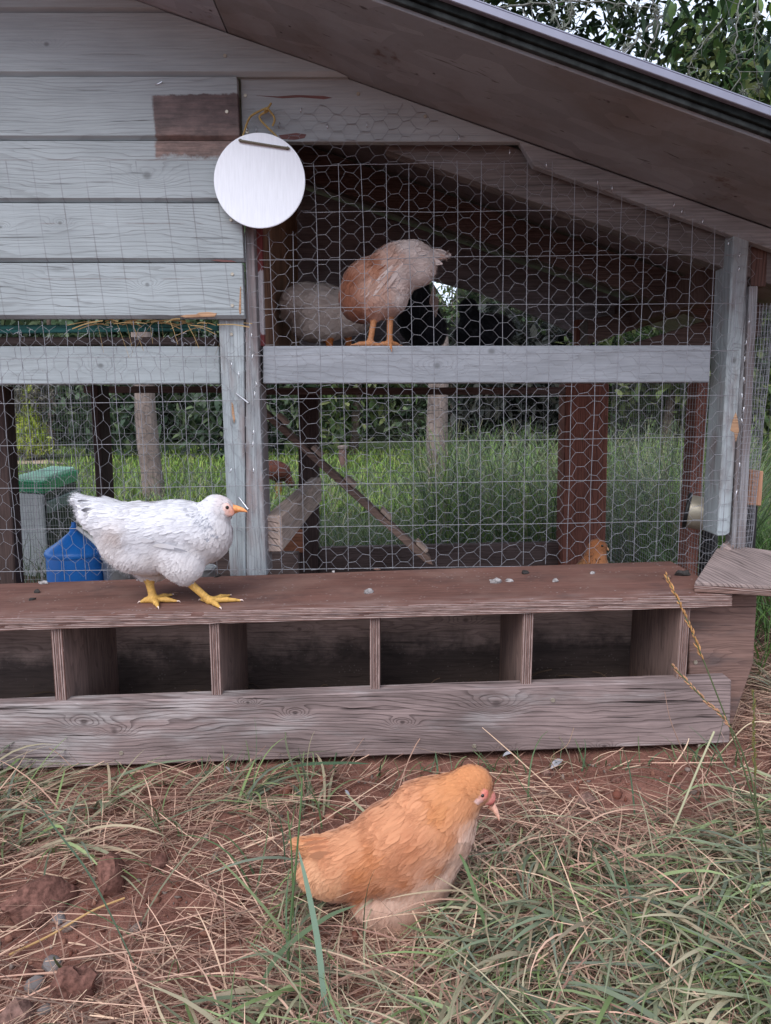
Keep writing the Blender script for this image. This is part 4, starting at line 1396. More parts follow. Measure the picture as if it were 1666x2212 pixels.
class Bird:
    def __init__(s, name, label, Yc, ref, group='chickens', h=0.0035, kb=0.016):
        s.name, s.Yc, s.h, s.k = name, Yc, h, kb
        c = PY(ref[0], ref[1], Yc)
        zc = np.dot(c - CAM, FW)
        s.sx = zc / F
        s.sz = zc * zc / (F * Yc) * math.cos(PITCH)
        s.root_px = ref
        s.prims = []
        s.label, s.group = label, group

    def W(s, p):
        """pixel point (px,py[,dy]) or a 3D array -> world"""
        if isinstance(p, np.ndarray): return p
        return PY(p[0], p[1], s.Yc + (p[2] if len(p) > 2 else 0.0))

    def e(s, px, py, rx, rz, ry, ang=0, dy=0.0, skin=False, k=None):
        """ellipsoid; rx, rz, ry in photo pixels at the bird; ang degrees in the picture plane"""
        s.prims.append(('e', s.W((px, py, dy)), (rx * s.sx, ry * s.sx, rz * s.sz), R(ang), skin, k or s.k))

    def c(s, a, b, ra, rb, skin=False, k=None):
        s.prims.append(('c', s.W(a), s.W(b), ra * s.sx, rb * s.sx, skin, k or s.k * 0.6))

    def hit(s, px, py):
        d = ray(px, py)
        d = d / np.linalg.norm(d)
        t = (s.Yc - 0.25) / d[1]
        for _ in range(200):
            f, g = s.field((CAM + d * t)[None])
            v = min(f[0], g[0])
            if v < 0.0002 or t * d[1] > s.Yc + 0.2: break
            t += max(v * 0.6, 0.0003)
        return CAM + d * t

    def on(s, px, py):
        """the spot of the near flank that shows at this pixel (or on the bird's middle plane where the pixel misses it)"""
        p = s.hit(px, py)
        f, g = s.field(p[None])
        return p if min(f[0], g[0]) < 0.004 and abs(p[1] - s.Yc) < 0.12 else s.W((px, py))

    def lobe(s, px, py, r):
        p = s.hit(px, py)
        for m_ in (1, -1):
            q = p.copy()
            q[1] = s.Yc + m_ * (p[1] - s.Yc) * 0.9
            s.prims.append(('e', q, (r * s.sx, r * s.sx * 0.45, r * s.sz), 0.0, True, 0.003))
        return p

    def pair(s, px, py, rx, rz, ry, ang, dy):
        """the same bare-skin lobe on both cheeks"""
        for m_ in (1, -1):
            c = s.W((px, py, -dy))
            c[1] = s.Yc - m_ * dy
            s.prims.append(('e', c, (rx * s.sx, ry * s.sx, rz * s.sz), R(ang), True, 0.004))

    def d_of(s, pr, P):
        if pr[0] == 'e':
            q = P - pr[1]
            ca, sa = math.cos(pr[3]), math.sin(pr[3])
            x = q[..., 0] * ca + q[..., 2] * sa
            z = -q[..., 0] * sa + q[..., 2] * ca
            r = pr[2]
            k0 = np.sqrt((x / r[0]) ** 2 + (q[..., 1] / r[1]) ** 2 + (z / r[2]) ** 2)
            k1 = np.sqrt((x / r[0] ** 2) ** 2 + (q[..., 1] / r[1] ** 2) ** 2 + (z / r[2] ** 2) ** 2) + 1e-9
            return k0 * (k0 - 1.0) / k1
        a, b, ra, rb = pr[1:5]
        ab = b - a
        t = np.clip(((P - a) @ ab) / (ab @ ab), 0, 1)
        return np.linalg.norm(P - a - t[..., None] * ab, axis=-1) - (ra + (rb - ra) * t)

    def field(s, P):
        f = g = None
        for pr in s.prims:
            d = s.d_of(pr, P)
            if pr[-2]: g = d if g is None else smin(g, d, 0.004)
            else: f = d if f is None else smin(f, d, pr[-1])
        return f, (g if g is not None else np.full(f.shape, 9.0))

    def build(s, ctrl, skin_col, nf, nfl, face=(), lab_extra=None, specks=(), fluff_ctrl=(), seed=0, lift=0.028, shading=0.035):
        rg = np.random.default_rng(seed + 40)
        los, his = [], []
        for pr in s.prims:
            if pr[0] == 'e':
                m = max(pr[2]); los.append(pr[1] - m); his.append(pr[1] + m)
            else:
                m = max(pr[3], pr[4])
                los.append(np.minimum(pr[1], pr[2]) - m); his.append(np.maximum(pr[1], pr[2]) + m)
        lo = np.min(los, 0) - 3 * s.h
        hi = np.max(his, 0) + 3 * s.h
        n = np.ceil((hi - lo) / s.h).astype(int)
        ax = [lo[i] + np.arange(n[i]) * s.h for i in range(3)]
        P = np.stack(np.meshgrid(*ax, indexing='ij'), -1)
        f, g = s.field(P)
        full = smin(f, g, 0.006)
        V, Q = surface_nets(full, lo, s.h)
        for _ in range(2):   # light relaxation
            acc = np.zeros_like(V); cnt = np.zeros(len(V))
            for i in range(4):
                a, b = Q[:, i], Q[:, (i + 1) % 4]
                np.add.at(acc, a, V[b]); np.add.at(cnt, a, 1)
                np.add.at(acc, b, V[a]); np.add.at(cnt, b, 1)
            V = V * 0.5 + 0.5 * acc / np.maximum(cnt, 1)[:, None]
        f, g = s.field(V)
        isskin = g < f
        cp = np.array([s.on(c_[0], c_[1])[[0, 2]] for c_ in ctrl])
        va = np.array([[math.cos(R(c_[2])), math.sin(R(c_[2])), c_[3], c_[4], *c_[5]] for c_ in ctrl], float)
        at = idw(V[:, [0, 2]], cp, va)
        col = at[:, 4:7] * 0.8
        for (q_, c_) in skin_col:
            pass
        if skin_col:
            sp = np.array([s.W(q_)[[0, 2]] for q_, _ in skin_col])
            sc_ = np.array([c_ for _, c_ in skin_col], float)
            col[isskin] = idw(V[isskin][:, [0, 2]], sp, sc_)
        base = s.W((s.root_px[0], s.root_px[1]))
        zmin = V[:, 2].min()
        root = empty(s.name, (base[0], s.Yc, zmin), s.label, 'chicken', s.group)
        body = obj_np('body', V, Q, M['skin'], root, True, col)
        # sampling
        tri = np.concatenate([Q[:, [0, 1, 2]], Q[:, [0, 2, 3]]])
        tri = tri[~(isskin[tri].any(1))]
        A, Bv, Cv = V[tri[:, 0]], V[tri[:, 1]], V[tri[:, 2]]
        nr = np.cross(Bv - A, Cv - A)
        area = np.linalg.norm(nr, axis=1)
        nr /= area[:, None] + 1e-12
        eps = 0.002

        def normals(p):
            o = np.zeros_like(p)
            for i in range(3):
                dlt = np.zeros(3); dlt[i] = eps
                o[:, i] = s.field(p + dlt)[0] - s.field(p - dlt)[0]
            return o / (np.linalg.norm(o, axis=1, keepdims=True) + 1e-9)

        fc = np.ones(len(tri))
        cen = ((A + Bv + Cv) / 3)[:, [0, 2]]
        for (fp, frad) in face:
            fc[np.linalg.norm(cen - fp[[0, 2]], axis=1) < frad * s.sx] = 0.0

        def sample(nn, wts):
            wts = wts * fc
            pr_ = wts / wts.sum()
            t = rg.choice(len(tri), nn, p=pr_)
            u, v = rg.random((2, nn))
            m = u + v > 1
            u[m], v[m] = 1 - u[m], 1 - v[m]
            return A[t] + u[:, None] * (Bv[t] - A[t]) + v[:, None] * (Cv[t] - A[t])

        def feathers(p, Lk, Wk, K, prof, lift_, nb, jit=0.18, csc=1.0, drop=0.0):
            nrm = normals(p)
            a = idw(p[:, [0, 2]], cp, va)
            d = np.stack([a[:, 0], np.zeros(len(p)), a[:, 1]], -1) + rg.normal(0, jit, (len(p), 3)) * 0.4
            d[:, 2] -= drop
            d -= nrm * (d * nrm).sum(1, keepdims=True)
            d /= np.linalg.norm(d, axis=1, keepdims=True) + 1e-9
            L = a[:, 2] * 0.001 * rg.uniform(0.75, 1.25, len(p)) * Lk
            Wd = a[:, 3] * 0.001 * rg.uniform(0.8, 1.2, len(p)) * Wk
            sd = np.cross(d, nrm)
            t = np.linspace(0, 1, K)
            lf = lift_ * rg.uniform(0.3, 1.5, len(p))
            sway = rg.normal(0, 0.045, len(p))
            Pp = p[:, None, :] + d[:, None, :] * (L[:, None] * t)[..., None] + nrm[:, None, :] * (L[:, None] * (lf[:, None] * t - 0.6 * lf[:, None] * t ** 2) + 0.0004)[..., None] + sd[:, None, :] * (L[:, None] * sway[:, None] * t ** 2)[..., None]
            roll = rg.normal(0, 0.15, len(p))
            sd2 = sd * np.cos(roll)[:, None] + nrm * np.sin(roll)[:, None]
            Vf, Qf = ribbons(Pp, sd2, prof, Wd)
            c_ = a[:, 4:7] * (1 + rg.normal(0, shading, (len(p), 1))) * csc
            tone = np.linspace(0.96, 1.02, K)
            cc = np.repeat((c_[:, None, :] * tone[None, :, None])[:, :, None, :], 2, 2)
            for (sx_, sy_, rad, prob, scol) in specks:
                ctr = s.on(sx_, sy_)[[0, 2]]
                near = (np.linalg.norm(p[:, [0, 2]] - ctr, axis=1) < rad * s.sx) & (rg.random(len(p)) < prob)
                cc[near, K // 2:] = np.array(scol)
            nn_ = nrm + rg.normal(0, 0.04, nrm.shape)
            norms.append(np.repeat(nn_, 2 * K, 0))
            return Vf, Qf, np.clip(cc, 0.004, 0.9).reshape(-1, 3)

        parts, tints, norms = [], [], []
        at_t = idw(((A + Bv + Cv) / 3)[:, [0, 2]], cp, va)
        wts = area / (at_t[:, 2] * at_t[:, 3] + 1e-6)
        p = sample(int(nf * 1.7), wts)
        Vf, Qf, Tf = feathers(p, 0.78, 0.85, 8, np.array([.4, .8, 1.0, 1.0, .97, .86, .62, .2]), lift, 1)
        parts.append((Vf, Qf)); tints.append(Tf)
        # downy barbs
        p = sample(nfl * 9, area)
        Vf, Qf, Tf = feathers(p, 0.85, 0.05, 4, np.array([1, .9, .6, .1]), lift * 2.6, 1, 0.34, 1.0)
        parts.append((Vf, Qf)); tints.append(Tf)
        for (px, py, rad, nn, Ls) in fluff_ctrl:
            ctr = s.on(px, py)[[0, 2]]
            ce = ((A + Bv + Cv) / 3)[:, [0, 2]]
            wt = area * (np.linalg.norm(ce - ctr, axis=1) < rad * s.sx)
            if wt.sum() <= 0: continue
            p = sample(nn, wt)
            Vf, Qf, Tf = feathers(p, Ls, 0.07, 5, np.array([1, .95, .8, .5, .1]), lift * 3.5, 1, 0.5, 1.08, 0.25)
            parts.append((Vf, Qf)); tints.append(Tf)
        Vm, Qm = merge(parts)
        pl = obj_np('plumage', Vm, Qm, M['feather'], root, True, np.concatenate(tints))
        nv = np.concatenate(norms)
        nv /= np.linalg.norm(nv, axis=1, keepdims=True)
        pl.data.normals_split_custom_set_from_vertices(nv.tolist())
        pl['kind'] = 'stuff'
        s.root = root
        return root

    def quills(s, name, items, seed=0):
        """long feathers: (root px, tip px, width mm, colour, tip colour)"""
        rg = np.random.default_rng(seed)
        for side in (-1, 1):
            parts, tn = [], []
            for (a, b, wmm, c0, c1, dy) in items:
                a_, b_ = s.W((a[0], a[1], side * dy)), s.W((b[0], b[1], side * dy * 0.9 + rg.normal(0, .002)))
                d = b_ - a_
                K = 9
                t = np.linspace(0, 1, K)
                bow = np.array([0, 0, 0.04]) * np.linalg.norm(d)
                P = a_ + d * t[:, None] + bow * (4 * t * (1 - t))[:, None]
                nrm = np.array([0, -side * 1.0, 0.25])
                sd = np.cross(d, nrm); sd /= np.linalg.norm(sd)
                Vf, Qf = ribbons(P[None], sd[None], np.array([.3, .6, .8, .92, 1, 1, .95, .75, .2]), np.array([wmm * 0.001]))
                parts.append((Vf, Qf))
                mixt = np.clip((t - 0.45) / 0.4, 0, 1)[:, None]
                cc = np.array(c0) * (1 - mixt) + np.array(c1) * mixt
                tn.append(np.repeat(cc, 2, 0) * rg.uniform(0.92, 1.08))
            Vm, Qm = merge(parts)
            o = obj_np(name, Vm, Qm, M['feather'], s.root, True, np.concatenate(tn))

    def beak(s, a, b, r, col, curve=0.15, dy=0.0):
        a_, b_ = s.W((a[0], a[1], dy)), s.W((b[0], b[1], dy))
        t = np.linspace(0, 1, 9)
        d = b_ - a_
        L = np.linalg.norm(d)
        perp = np.array([-d[2], 0, d[0]]) / L
        if perp[2] < 0: perp = -perp
        for nm, off, rr, ln in (('upper_beak', 0.20, 1.0, 1.0), ('lower_beak', -0.42, 0.62, 0.82)):
            P = a_ + d * (t * ln)[:, None] + perp * (off * r * s.sx * (1 - t) + curve * L * (t * (1 - t)) - 0.10 * L * t ** 3 * (nm == 'upper_beak'))[:, None]
            rad = r * s.sx * rr * np.sqrt(np.clip(1 - t, 0.004, 1)) * (1 - 0.25 * t)
            Vb, Qb = tubes(P[None], rad, 10)
            cc = np.repeat(np.linspace(1, 1.25, 9)[:, None] * np.array(col), 10, 0)
            obj_np(nm, Vb, Qb, M['skin'], s.root, True, cc)

    def eye(s, px, py, r):
        p = s.hit(px, py)
        for m_ in (1, -1):
            bm = bmesh.new()
            c = Vector((p[0], s.Yc + m_ * (p[1] - s.Yc), p[2]))
            bmesh.ops.create_uvsphere(bm, u_segments=14, v_segments=10, radius=r * s.sx, matrix=Matrix.Translation(c))
            bm_obj('eye', bm, M['eye'], s.root, True)

    def foot(s, hock, ankle, toes, r, up=0.0):
        """hock, ankle: world arrays; toes: world arrays"""
        s.prims.append(('c', hock, ankle, r * s.sx * 1.05, r * s.sx * 0.95, True, 0.004))
        for t in toes:
            m = ankle * 0.45 + t * 0.55
            m[2] = max(m[2], t[2]) + 0.0015
            s.prims.append(('c', ankle, m, r * s.sx * 0.85, r * s.sx * 0.68, True, 0.004))
            s.prims.append(('c', m, t, r * s.sx * 0.68, r * s.sx * 0.42, True, 0.004))

    def claws(s, ankle, toes, col):
        for t in toes:
            d = t - ankle
            d /= np.linalg.norm(d)
            tip = t + d * 0.006 + np.array([0, 0, -0.002])
            Vb, Qb = tubes(np.array([[t - d * 0.002, t + d * 0.003 + np.array([0, 0, .0008]), tip]]), np.array([0.0018, 0.0012, 0.0002]), 6)
            obj_np('claw', Vb, Qb, M['skin'], s.root, True, np.tile(np.array(col), (len(Vb), 1)))


# --- white chicken walking along the bench
WH = (0.74, 0.73, 0.76)
WC = (0.68, 0.64, 0.64)
b = Bird('chicken', 'white chicken with black flecked tail and yellow legs walking along the bench top', 1.30, (350, 1200), h=0.0032)
b.e(325, 1143, 118, 58, 62, -4)
b.e(395, 1140, 80, 58, 60, -8)
b.e(442, 1156, 58, 62, 50, -35)
b.e(340, 1188, 98, 48, 54, -6)
b.e(305, 1202, 60, 38, 48, -10)
b.e(396, 1218, 44, 42, 26, -20, -0.028)
b.e(330, 1222, 44, 36, 26, 10, 0.026)
b.e(240, 1122, 50, 40, 40, -18)
b.c((228, 1108), (184, 1086), 30, 15)
b.e(208, 1118, 32, 27, 22, -30)
b.e(262, 1172, 42, 38, 44)
b.c((438, 1150), (468, 1104), 48, 27)
b.c((420, 1120), (462, 1092), 22, 17)
b.e(476, 1094, 29, 20, 18, -12)
b.e(496, 1103, 14, 11, 12, -14, 0, True)
fw = [b.lobe(489, 1100, 12), b.lobe(499, 1108, 9)]
b.c((396, 1225, -0.025), (402, 1250, -0.025), 24, 13)
b.c((318, 1222, 0.022), (318, 1240, 0.022), 20, 11)
a1 = B(458, 1299, 0.006); a1[1] = 1.283
a2 = B(335, 1299, 0.006); a2[1] = 1.305
t1 = [B(433, 1299, 0.003), B(476, 1316, 0.003), B(520, 1300, 0.003), B(497, 1289, 0.003)]
t2 = [B(304, 1303, 0.003), B(342, 1315, 0.003), B(384, 1302, 0.003), B(372, 1288, 0.003)]
h1, h2 = PY(401, 1252, 1.30 - 0.022), PY(318, 1240, 1.30 + 0.02)
b.foot(h1, a1, t1, 8.5)
b.foot(h2, a2, t2, 9)
LEG = lin(205, 160, 85, 0.9)
GR = (0.38, 0.38, 0.42)
b.build([(478, 1082, 185, 7, 4, (0.72, 0.64, 0.64)), (460, 1085, 195, 10, 5, WH), (440, 1120, 220, 15, 7, WH), (495, 1130, 265, 12, 7, (0.72, 0.68, 0.68)), (488, 1165, 255, 15, 9, (0.70, 0.65, 0.64)),
         (455, 1200, 215, 17, 10, WC), (380, 1100, 183, 19, 12, WH), (380, 1150, 200, 24, 13, WH), (320, 1140, 195, 28, 14, WH), (300, 1172, 200, 28, 12, WH), (250, 1100, 172, 24, 12, WH),
         (195, 1088, 160, 30, 11, WH), (205, 1120, 190, 26, 10, WH), (255, 1160, 215, 22, 10, (0.62, 0.55, 0.53)), (250, 1195, 225, 22, 8, (0.70, 0.66, 0.66)), (330, 1220, 200, 15, 8, (0.68, 0.63, 0.62)), (400, 1240, 255, 9, 6, WC), (320, 1235, 250, 8, 6, WC)],
        [((484, 1096), lin(226, 200, 194)), ((494, 1098), lin(222, 180, 168)), ((506, 1102), lin(214, 150, 128)), ((497, 1114), lin(222, 186, 176)), ((330, 1280), LEG), ((440, 1285), LEG), ((320, 1250), LEG), ((500, 1300), LEG)],
        2600, 3800, face=((fw[0], 13), (fw[1], 9)), specks=((430, 1096, 15, 0.4, GR), (440, 1112, 14, 0.45, GR), (450, 1132, 14, 0.45, GR), (458, 1150, 11, 0.35, GR), (196, 1082, 14, 0.12, GR)),
        fluff_ctrl=((255, 1195, 50, 700, 1.2), (340, 1232, 60, 700, 1.0), (402, 1246, 22, 260, 0.8)), seed=1, shading=0.02)
DG_ = (0.16, 0.16, 0.18)
b.quills('tail_feather', [((232, 1094), (170, 1074), 12, WH, (0.55, 0.55, 0.57), 0.010), ((232, 1100), (168, 1082), 11, WH, DG_, 0.016), ((232, 1104), (173, 1092), 12, WH, (0.66, 0.66, 0.68), 0.021), ((232, 1110), (176, 1102), 11, WH, DG_, 0.025),
                          ((234, 1116), (180, 1113), 12, WH, (0.62, 0.62, 0.64), 0.028), ((234, 1122), (184, 1124), 11, WH, DG_, 0.030), ((236, 1128), (192, 1134), 11, WH, (0.55, 0.55, 0.57), 0.031), ((238, 1134), (200, 1142), 10, WH, DG_, 0.032)], 3)
b.quills('wing_feather', [((300, 1162), (232 + 30, 1168), 12, WH, WH, 0.055), ((330, 1168), (262, 1176), 12, WH, WC, 0.057), ((395, 1188), (330, 1178), 9, WH, (0.7, .68, .68), 0.056), ((405, 1192), (352, 1184), 5, GR, GR, 0.0572)], 4)
b.beak((503, 1101), (535, 1103), 9.5, lin(224, 150, 95))
b.eye(491, 1096, 3.8)
b.claws(a1, t1, lin(225, 200, 190)); b.claws(a2, t2, lin(225, 200, 190))

# --- buff chicken in the foreground
BH, BB, BW, BP = lin(198, 134, 90), lin(202, 142, 106), lin(186, 124, 90), lin(220, 184, 164)
gb = G(880, 1990)
b = Bird('chicken', 'fluffy buff orange chicken standing in the foreground grass looking down', float(gb[1]) + 0.01, (870, 1850), h=0.0028, kb=0.014)
b.e(865, 1815, 128, 84, 78, 33)
b.e(935, 1765, 74, 82, 60, 40)
b.e(962, 1784, 60, 80, 58, 4)
b.e(900, 1860, 96, 74, 74, 30)
b.e(770, 1850, 84, 60, 62, 28)
b.e(735, 1880, 66, 52, 54, 25)
b.c((745, 1835), (668, 1822), 42, 13)
b.e(690, 1880, 40, 38, 38, 20)
b.e(870, 1912, 108, 58, 66, 18)
b.e(850, 1940, 86, 40, 54, 6)
b.e(893, 1926, 46, 48, 50, 10)
b.e(852, 1972, 84, 34, 54, 4)
b.c((972, 1750), (1016, 1702), 62, 37)
b.c((950, 1722), (1006, 1692), 44, 30)
b.e(1026, 1692, 36, 33, 25, -35)
b.e(1054, 1722, 18, 17, 14, -50, 0, True, 0.012)
fb = [b.lobe(1043, 1719, 12), b.lobe(1028, 1729, 10), b.lobe(1055, 1728, 10)]
# folded wing
b.e(870, 1862, 108, 46, 20, 26, -0.034)
b.e(870, 1862, 108, 46, 20, 26, 0.034)
g1, g2 = G(908, 1996), G(862, 2002)
for gg in (g1, g2): gg[2] -= 0.004
gt = [g1 + np.array([.03, -.012, 0]), g1 + np.array([.036, .004, 0]), g1 + np.array([.02, .02, 0]), g1 + np.array([-.016, 0, 0])]
gt2 = [g2 + np.array([.03, -.014, 0]), g2 + np.array([.036, .002, 0]), g2 + np.array([.02, .018, 0]), g2 + np.array([-.016, 0, 0])]
b.foot(PY(905, 1940, float(g1[1])), g1 + np.array([0, 0, .004]), gt, 8)
b.foot(PY(858, 1945, float(g2[1])), g2 + np.array([0, 0, .004]), gt2, 8)
b.build([(1015, 1668, 150, 8, 5, BH), (1045, 1690, 120, 6, 4, BH), (985, 1700, 205, 14, 8, BH), (1005, 1745, 235, 14, 7, lin(190, 130, 92)), (960, 1750, 222, 18, 10, BH), (975, 1800, 238, 20, 11, lin(190, 130, 94)),
         (1010, 1800, 250, 16, 8, BP), (1000, 1850, 240, 18, 9, BP), (900, 1740, 218, 21, 12, BB), (850, 1790, 216, 26, 13, BB), (905, 1820, 224, 27, 13, BW), (880, 1870, 208, 30, 13, BW), (800, 1915, 206, 32, 12, lin(186, 120, 84)),
         (780, 1810, 203, 26, 13, BB), (730, 1850, 205, 26, 12, BB), (690, 1885, 222, 22, 10, lin(208, 154, 118)), (675, 1822, 190, 26, 11, lin(206, 146, 106)),
         (785, 1938, 205, 22, 9, lin(176, 108, 68)), (840, 1918, 203, 22, 9, lin(176, 110, 70)), (900, 1898, 204, 22, 9, lin(184, 118, 80)), (950, 1876, 208, 20, 9, lin(186, 124, 88)), (792, 1880, 230, 22, 9, lin(182, 116, 76)), (820, 1840, 222, 24, 11, lin(190, 124, 84)), (860, 1880, 208, 26, 11, lin(196, 134, 98)),
         (700, 1900, 235, 18, 8, lin(216, 164, 128)), (730, 1915, 230, 18, 8, lin(210, 154, 116)), (850, 1950, 258, 18, 8, BP), (905, 1925, 255, 18, 8, BP), (800, 1968, 250, 18, 8, BP), (860, 1940, 258, 20, 8, BP), (800, 1955, 240, 20, 8, BP), (930, 1905, 250, 20, 9, BP), (860, 1960, 258, 20, 8, BP), (960, 1890, 250, 18, 9, BP)],
        [((1022, 1722), lin(218, 192, 186)), ((1034, 1718), lin(216, 170, 158)), ((1050, 1712), lin(214, 140, 125)), ((1062, 1735), lin(214, 110, 104)), ((1052, 1700), lin(205, 110, 95)), ((900, 1990), lin(200, 150, 130))],
        3600, 5200, face=((fb[0], 11), (fb[1], 7), (fb[2], 9)), fluff_ctrl=((850, 1975, 100, 3200, 1.15), (760, 1945, 40, 420, 1.1), (920, 1960, 50, 600, 1.1), (680, 1890, 45, 380, 0.9)), seed=2, shading=0.04)
b.quills('tail_feather', [((735, 1822), (650, 1818), 14, BB, lin(206, 146, 106), 0.004), ((735, 1828), (655, 1826), 14, BB, BB, 0.010), ((735, 1838), (662, 1838), 14, BB, BB, 0.016), ((738, 1850), (668, 1850), 13, BB, BB, 0.022)], 5)
b.beak((1060, 1740), (1082, 1771), 8.5, lin(222, 168, 146), 0.12)
b.eye(1042, 1718, 4.2)

# --- pale red chicken perched on the rail
RD, RP, RW = lin(140, 88, 66), lin(186, 152, 138), lin(208, 192, 186)
b = Bird('chicken', 'rusty and cream chicken perched on the painted rail with its tail raised', 1.585, (850, 640), h=0.0034)
b.e(850, 588, 66, 58, 50, 40)
b.e(800, 620, 62, 62, 50, 30)
b.e(782, 650, 48, 50, 44, -30)
b.e(830, 645, 52, 44, 44, 10)
b.e(885, 560, 44, 38, 36, 10)
b.c((890, 553), (952, 552), 27, 9)
b.e(905, 585, 34, 34, 32, 20)
b.c((812, 655, -.012), (810, 680, -.012), 24, 12)
b.c((842, 650, .012), (843, 680, .012), 22, 12)
rz = PY(800, 747.5, 1.54)[2] + 0.003
def onrail(px, y): 
    p = PY(px, 745, y); p[2] = rz; return p
f1, f2 = onrail(799, 1.555), onrail(842, 1.555)
f1[2] += .003; f2[2] += .003
ft1 = [onrail(762, 1.552), onrail(776, 1.568), onrail(815, 1.55)]
q_ = onrail(846, 1.53); q_[2] -= 0.012
ft2 = [onrail(815, 1.553), q_, onrail(866, 1.568)]
b.foot(PY(810, 680, 1.575), f1, ft1, 7)
b.foot(PY(843, 680, 1.585), f2, ft2, 7)
OL = lin(165, 112, 75)
b.build([(870, 535, 30, 22, 13, RW), (900, 548, 5, 26, 11, RW), (950, 552, 355, 24, 10, RW), (905, 590, -20, 12, 8, RW), (840, 560, 35, 24, 13, RP), (800, 575, 45, 22, 13, RD), (750, 620, 60, 20, 13, RD), (745, 655, 75, 18, 12, RD),
         (765, 682, 80, 14, 10, RD), (800, 600, 38, 26, 12, lin(172, 122, 98)), (795, 630, 45, 24, 11, lin(200, 166, 150)), (815, 650, 250, 10, 8, RP), (845, 660, 260, 9, 7, RP), (850, 600, 30, 24, 11, RW), (830, 640, -70, 18, 9, RP), (800, 660, -80, 16, 9, lin(176, 128, 108)), (860, 640, -60, 18, 8, RW)],
        [((810, 700), OL), ((843, 700), OL), ((800, 745), OL), ((845, 745), OL)], 1900, 1800, seed=3,
        fluff_ctrl=((905, 600, 40, 350, 1.0), (840, 670, 40, 300, 0.9)), shading=0.06)
b.quills('tail_feather', [((895, 548), (966, 546), 13, RW, RW, 0.004), ((895, 552), (964, 556), 13, RW, RP, 0.010), ((895, 560), (956, 570), 13, RW, RW, 0.014)], 7)
b.quills('wing_feather', [((855, 568), (790, 642), 8, RW, RW, 0.051), ((862, 572), (806, 640), 8, RP, RW, 0.052), ((868, 580), (826, 636), 8, RW, RP, 0.050), ((846, 566), (772, 632), 8, RD, RP, 0.049)], 8)
b.claws(f1, ft1, lin(170, 120, 90)); b.claws(f2, ft2, lin(170, 120, 90))

# --- grey-cream chicken behind it
CG, CD = lin(222, 208, 198), lin(176, 158, 146)
b = Bird('chicken', 'cream grey chicken standing inside behind the perched one, head hidden', 1.80, (700, 680), h=0.005)
b.e(700, 668, 78, 54, 62, -8)
b.e(655, 655, 48, 42, 44, 20)
b.e(750, 680, 58, 46, 50)
b.e(690, 705, 60, 36, 48)
b.c((640, 665), (622, 680), 26, 12)
deck_z = 0.762
def ondeck(px, y):
    p = PY(px, 740, y); p[2] = deck_z + .003; return p
for px, dy in ((712, -.02), (752, .02)):
    a_ = ondeck(px, 1.80 + dy); a_[2] += .004
    b.foot(PY(px, 715, 1.80 + dy), a_, [a_ + np.array([.03, -.01, -.004]), a_ + np.array([.033, .008, -.004]), a_ + np.array([-.02, 0, -.004])], 8)
b.build([(640, 640, 160, 26, 14, CG), (700, 625, 170, 26, 14, CG), (760, 650, 200, 22, 13, CG), (690, 690, 200, 26, 12, CG), (640, 690, 215, 22, 11, CD), (740, 710, 230, 20, 10, CG), (690, 735, 250, 18, 8, CD)],
        [((712, 730), lin(180, 105, 50)), ((752, 730), lin(180, 105, 50))], 1000, 900, seed=4)

# --- two dark hens at the back of the deck
DK, DK2 = (0.010, 0.010, 0.013), (0.018, 0.017, 0.022)
b = Bird('chicken', 'dark hen turned away behind the perched chicken, one beige feather showing', 2.05, (905, 700), h=0.006)
b.e(905, 690, 46, 60, 50, 10)
b.e(895, 640, 34, 60, 36, 5)
b.c((895, 620), (900, 585), 28, 18)
b.e(930, 715, 36, 40, 40)
for px in (895, 925):
    a_ = ondeck(px, 2.05); a_[2] += .004
    b.foot(PY(px, 735, 2.05), a_, [a_ + np.array([.03, -.02, -.004]), a_ + np.array([-.02, -.02, -.004])], 8)
b.build([(905, 620, 260, 20, 12, DK), (905, 690, 255, 24, 13, DK), (940, 720, 240, 22, 12, DK2)], [((905, 745), lin(70, 60, 50))], 500, 300, seed=5)
b.quills('wing_feather', [((938, 618), (930, 692), 16, lin(170, 145, 135), lin(170, 145, 135), 0.05), ((945, 640), (938, 690), 14, lin(160, 135, 125), lin(160, 135, 125), 0.051)], 9)
b = Bird('chicken', 'black hen with a red face standing at the back of the roost', 2.12, (1035, 710), h=0.005)
b.e(1040, 722, 58, 46, 50)
b.e(1070, 712, 40, 34, 40)
b.c((1025, 715), (1010, 675), 34, 17)
b.e(1012, 662, 20, 17, 16)
b.e(1014, 664, 15, 13, 17, 0, 0, True)
for px in (1025, 1050):
    a_ = ondeck(px, 2.12); a_[2] += .004
    b.foot(PY(px, 742, 2.12), a_, [a_ + np.array([-.03, -.02, -.004]), a_ + np.array([.02, -.01, -.004])], 8)
b.build([(1010, 650, 60, 8, 6, DK), (1020, 690, 280, 16, 9, DK), (1040, 715, 300, 22, 12, DK), (1080, 715, 330, 22, 12, DK2)], [((1010, 665), lin(95, 45, 45)), ((1030, 745), lin(70, 60, 50))], 500, 300, seed=6)
b.beak((1004, 668), (990, 674), 6, lin(110, 85, 70))
b.eye(1009, 660, 3)

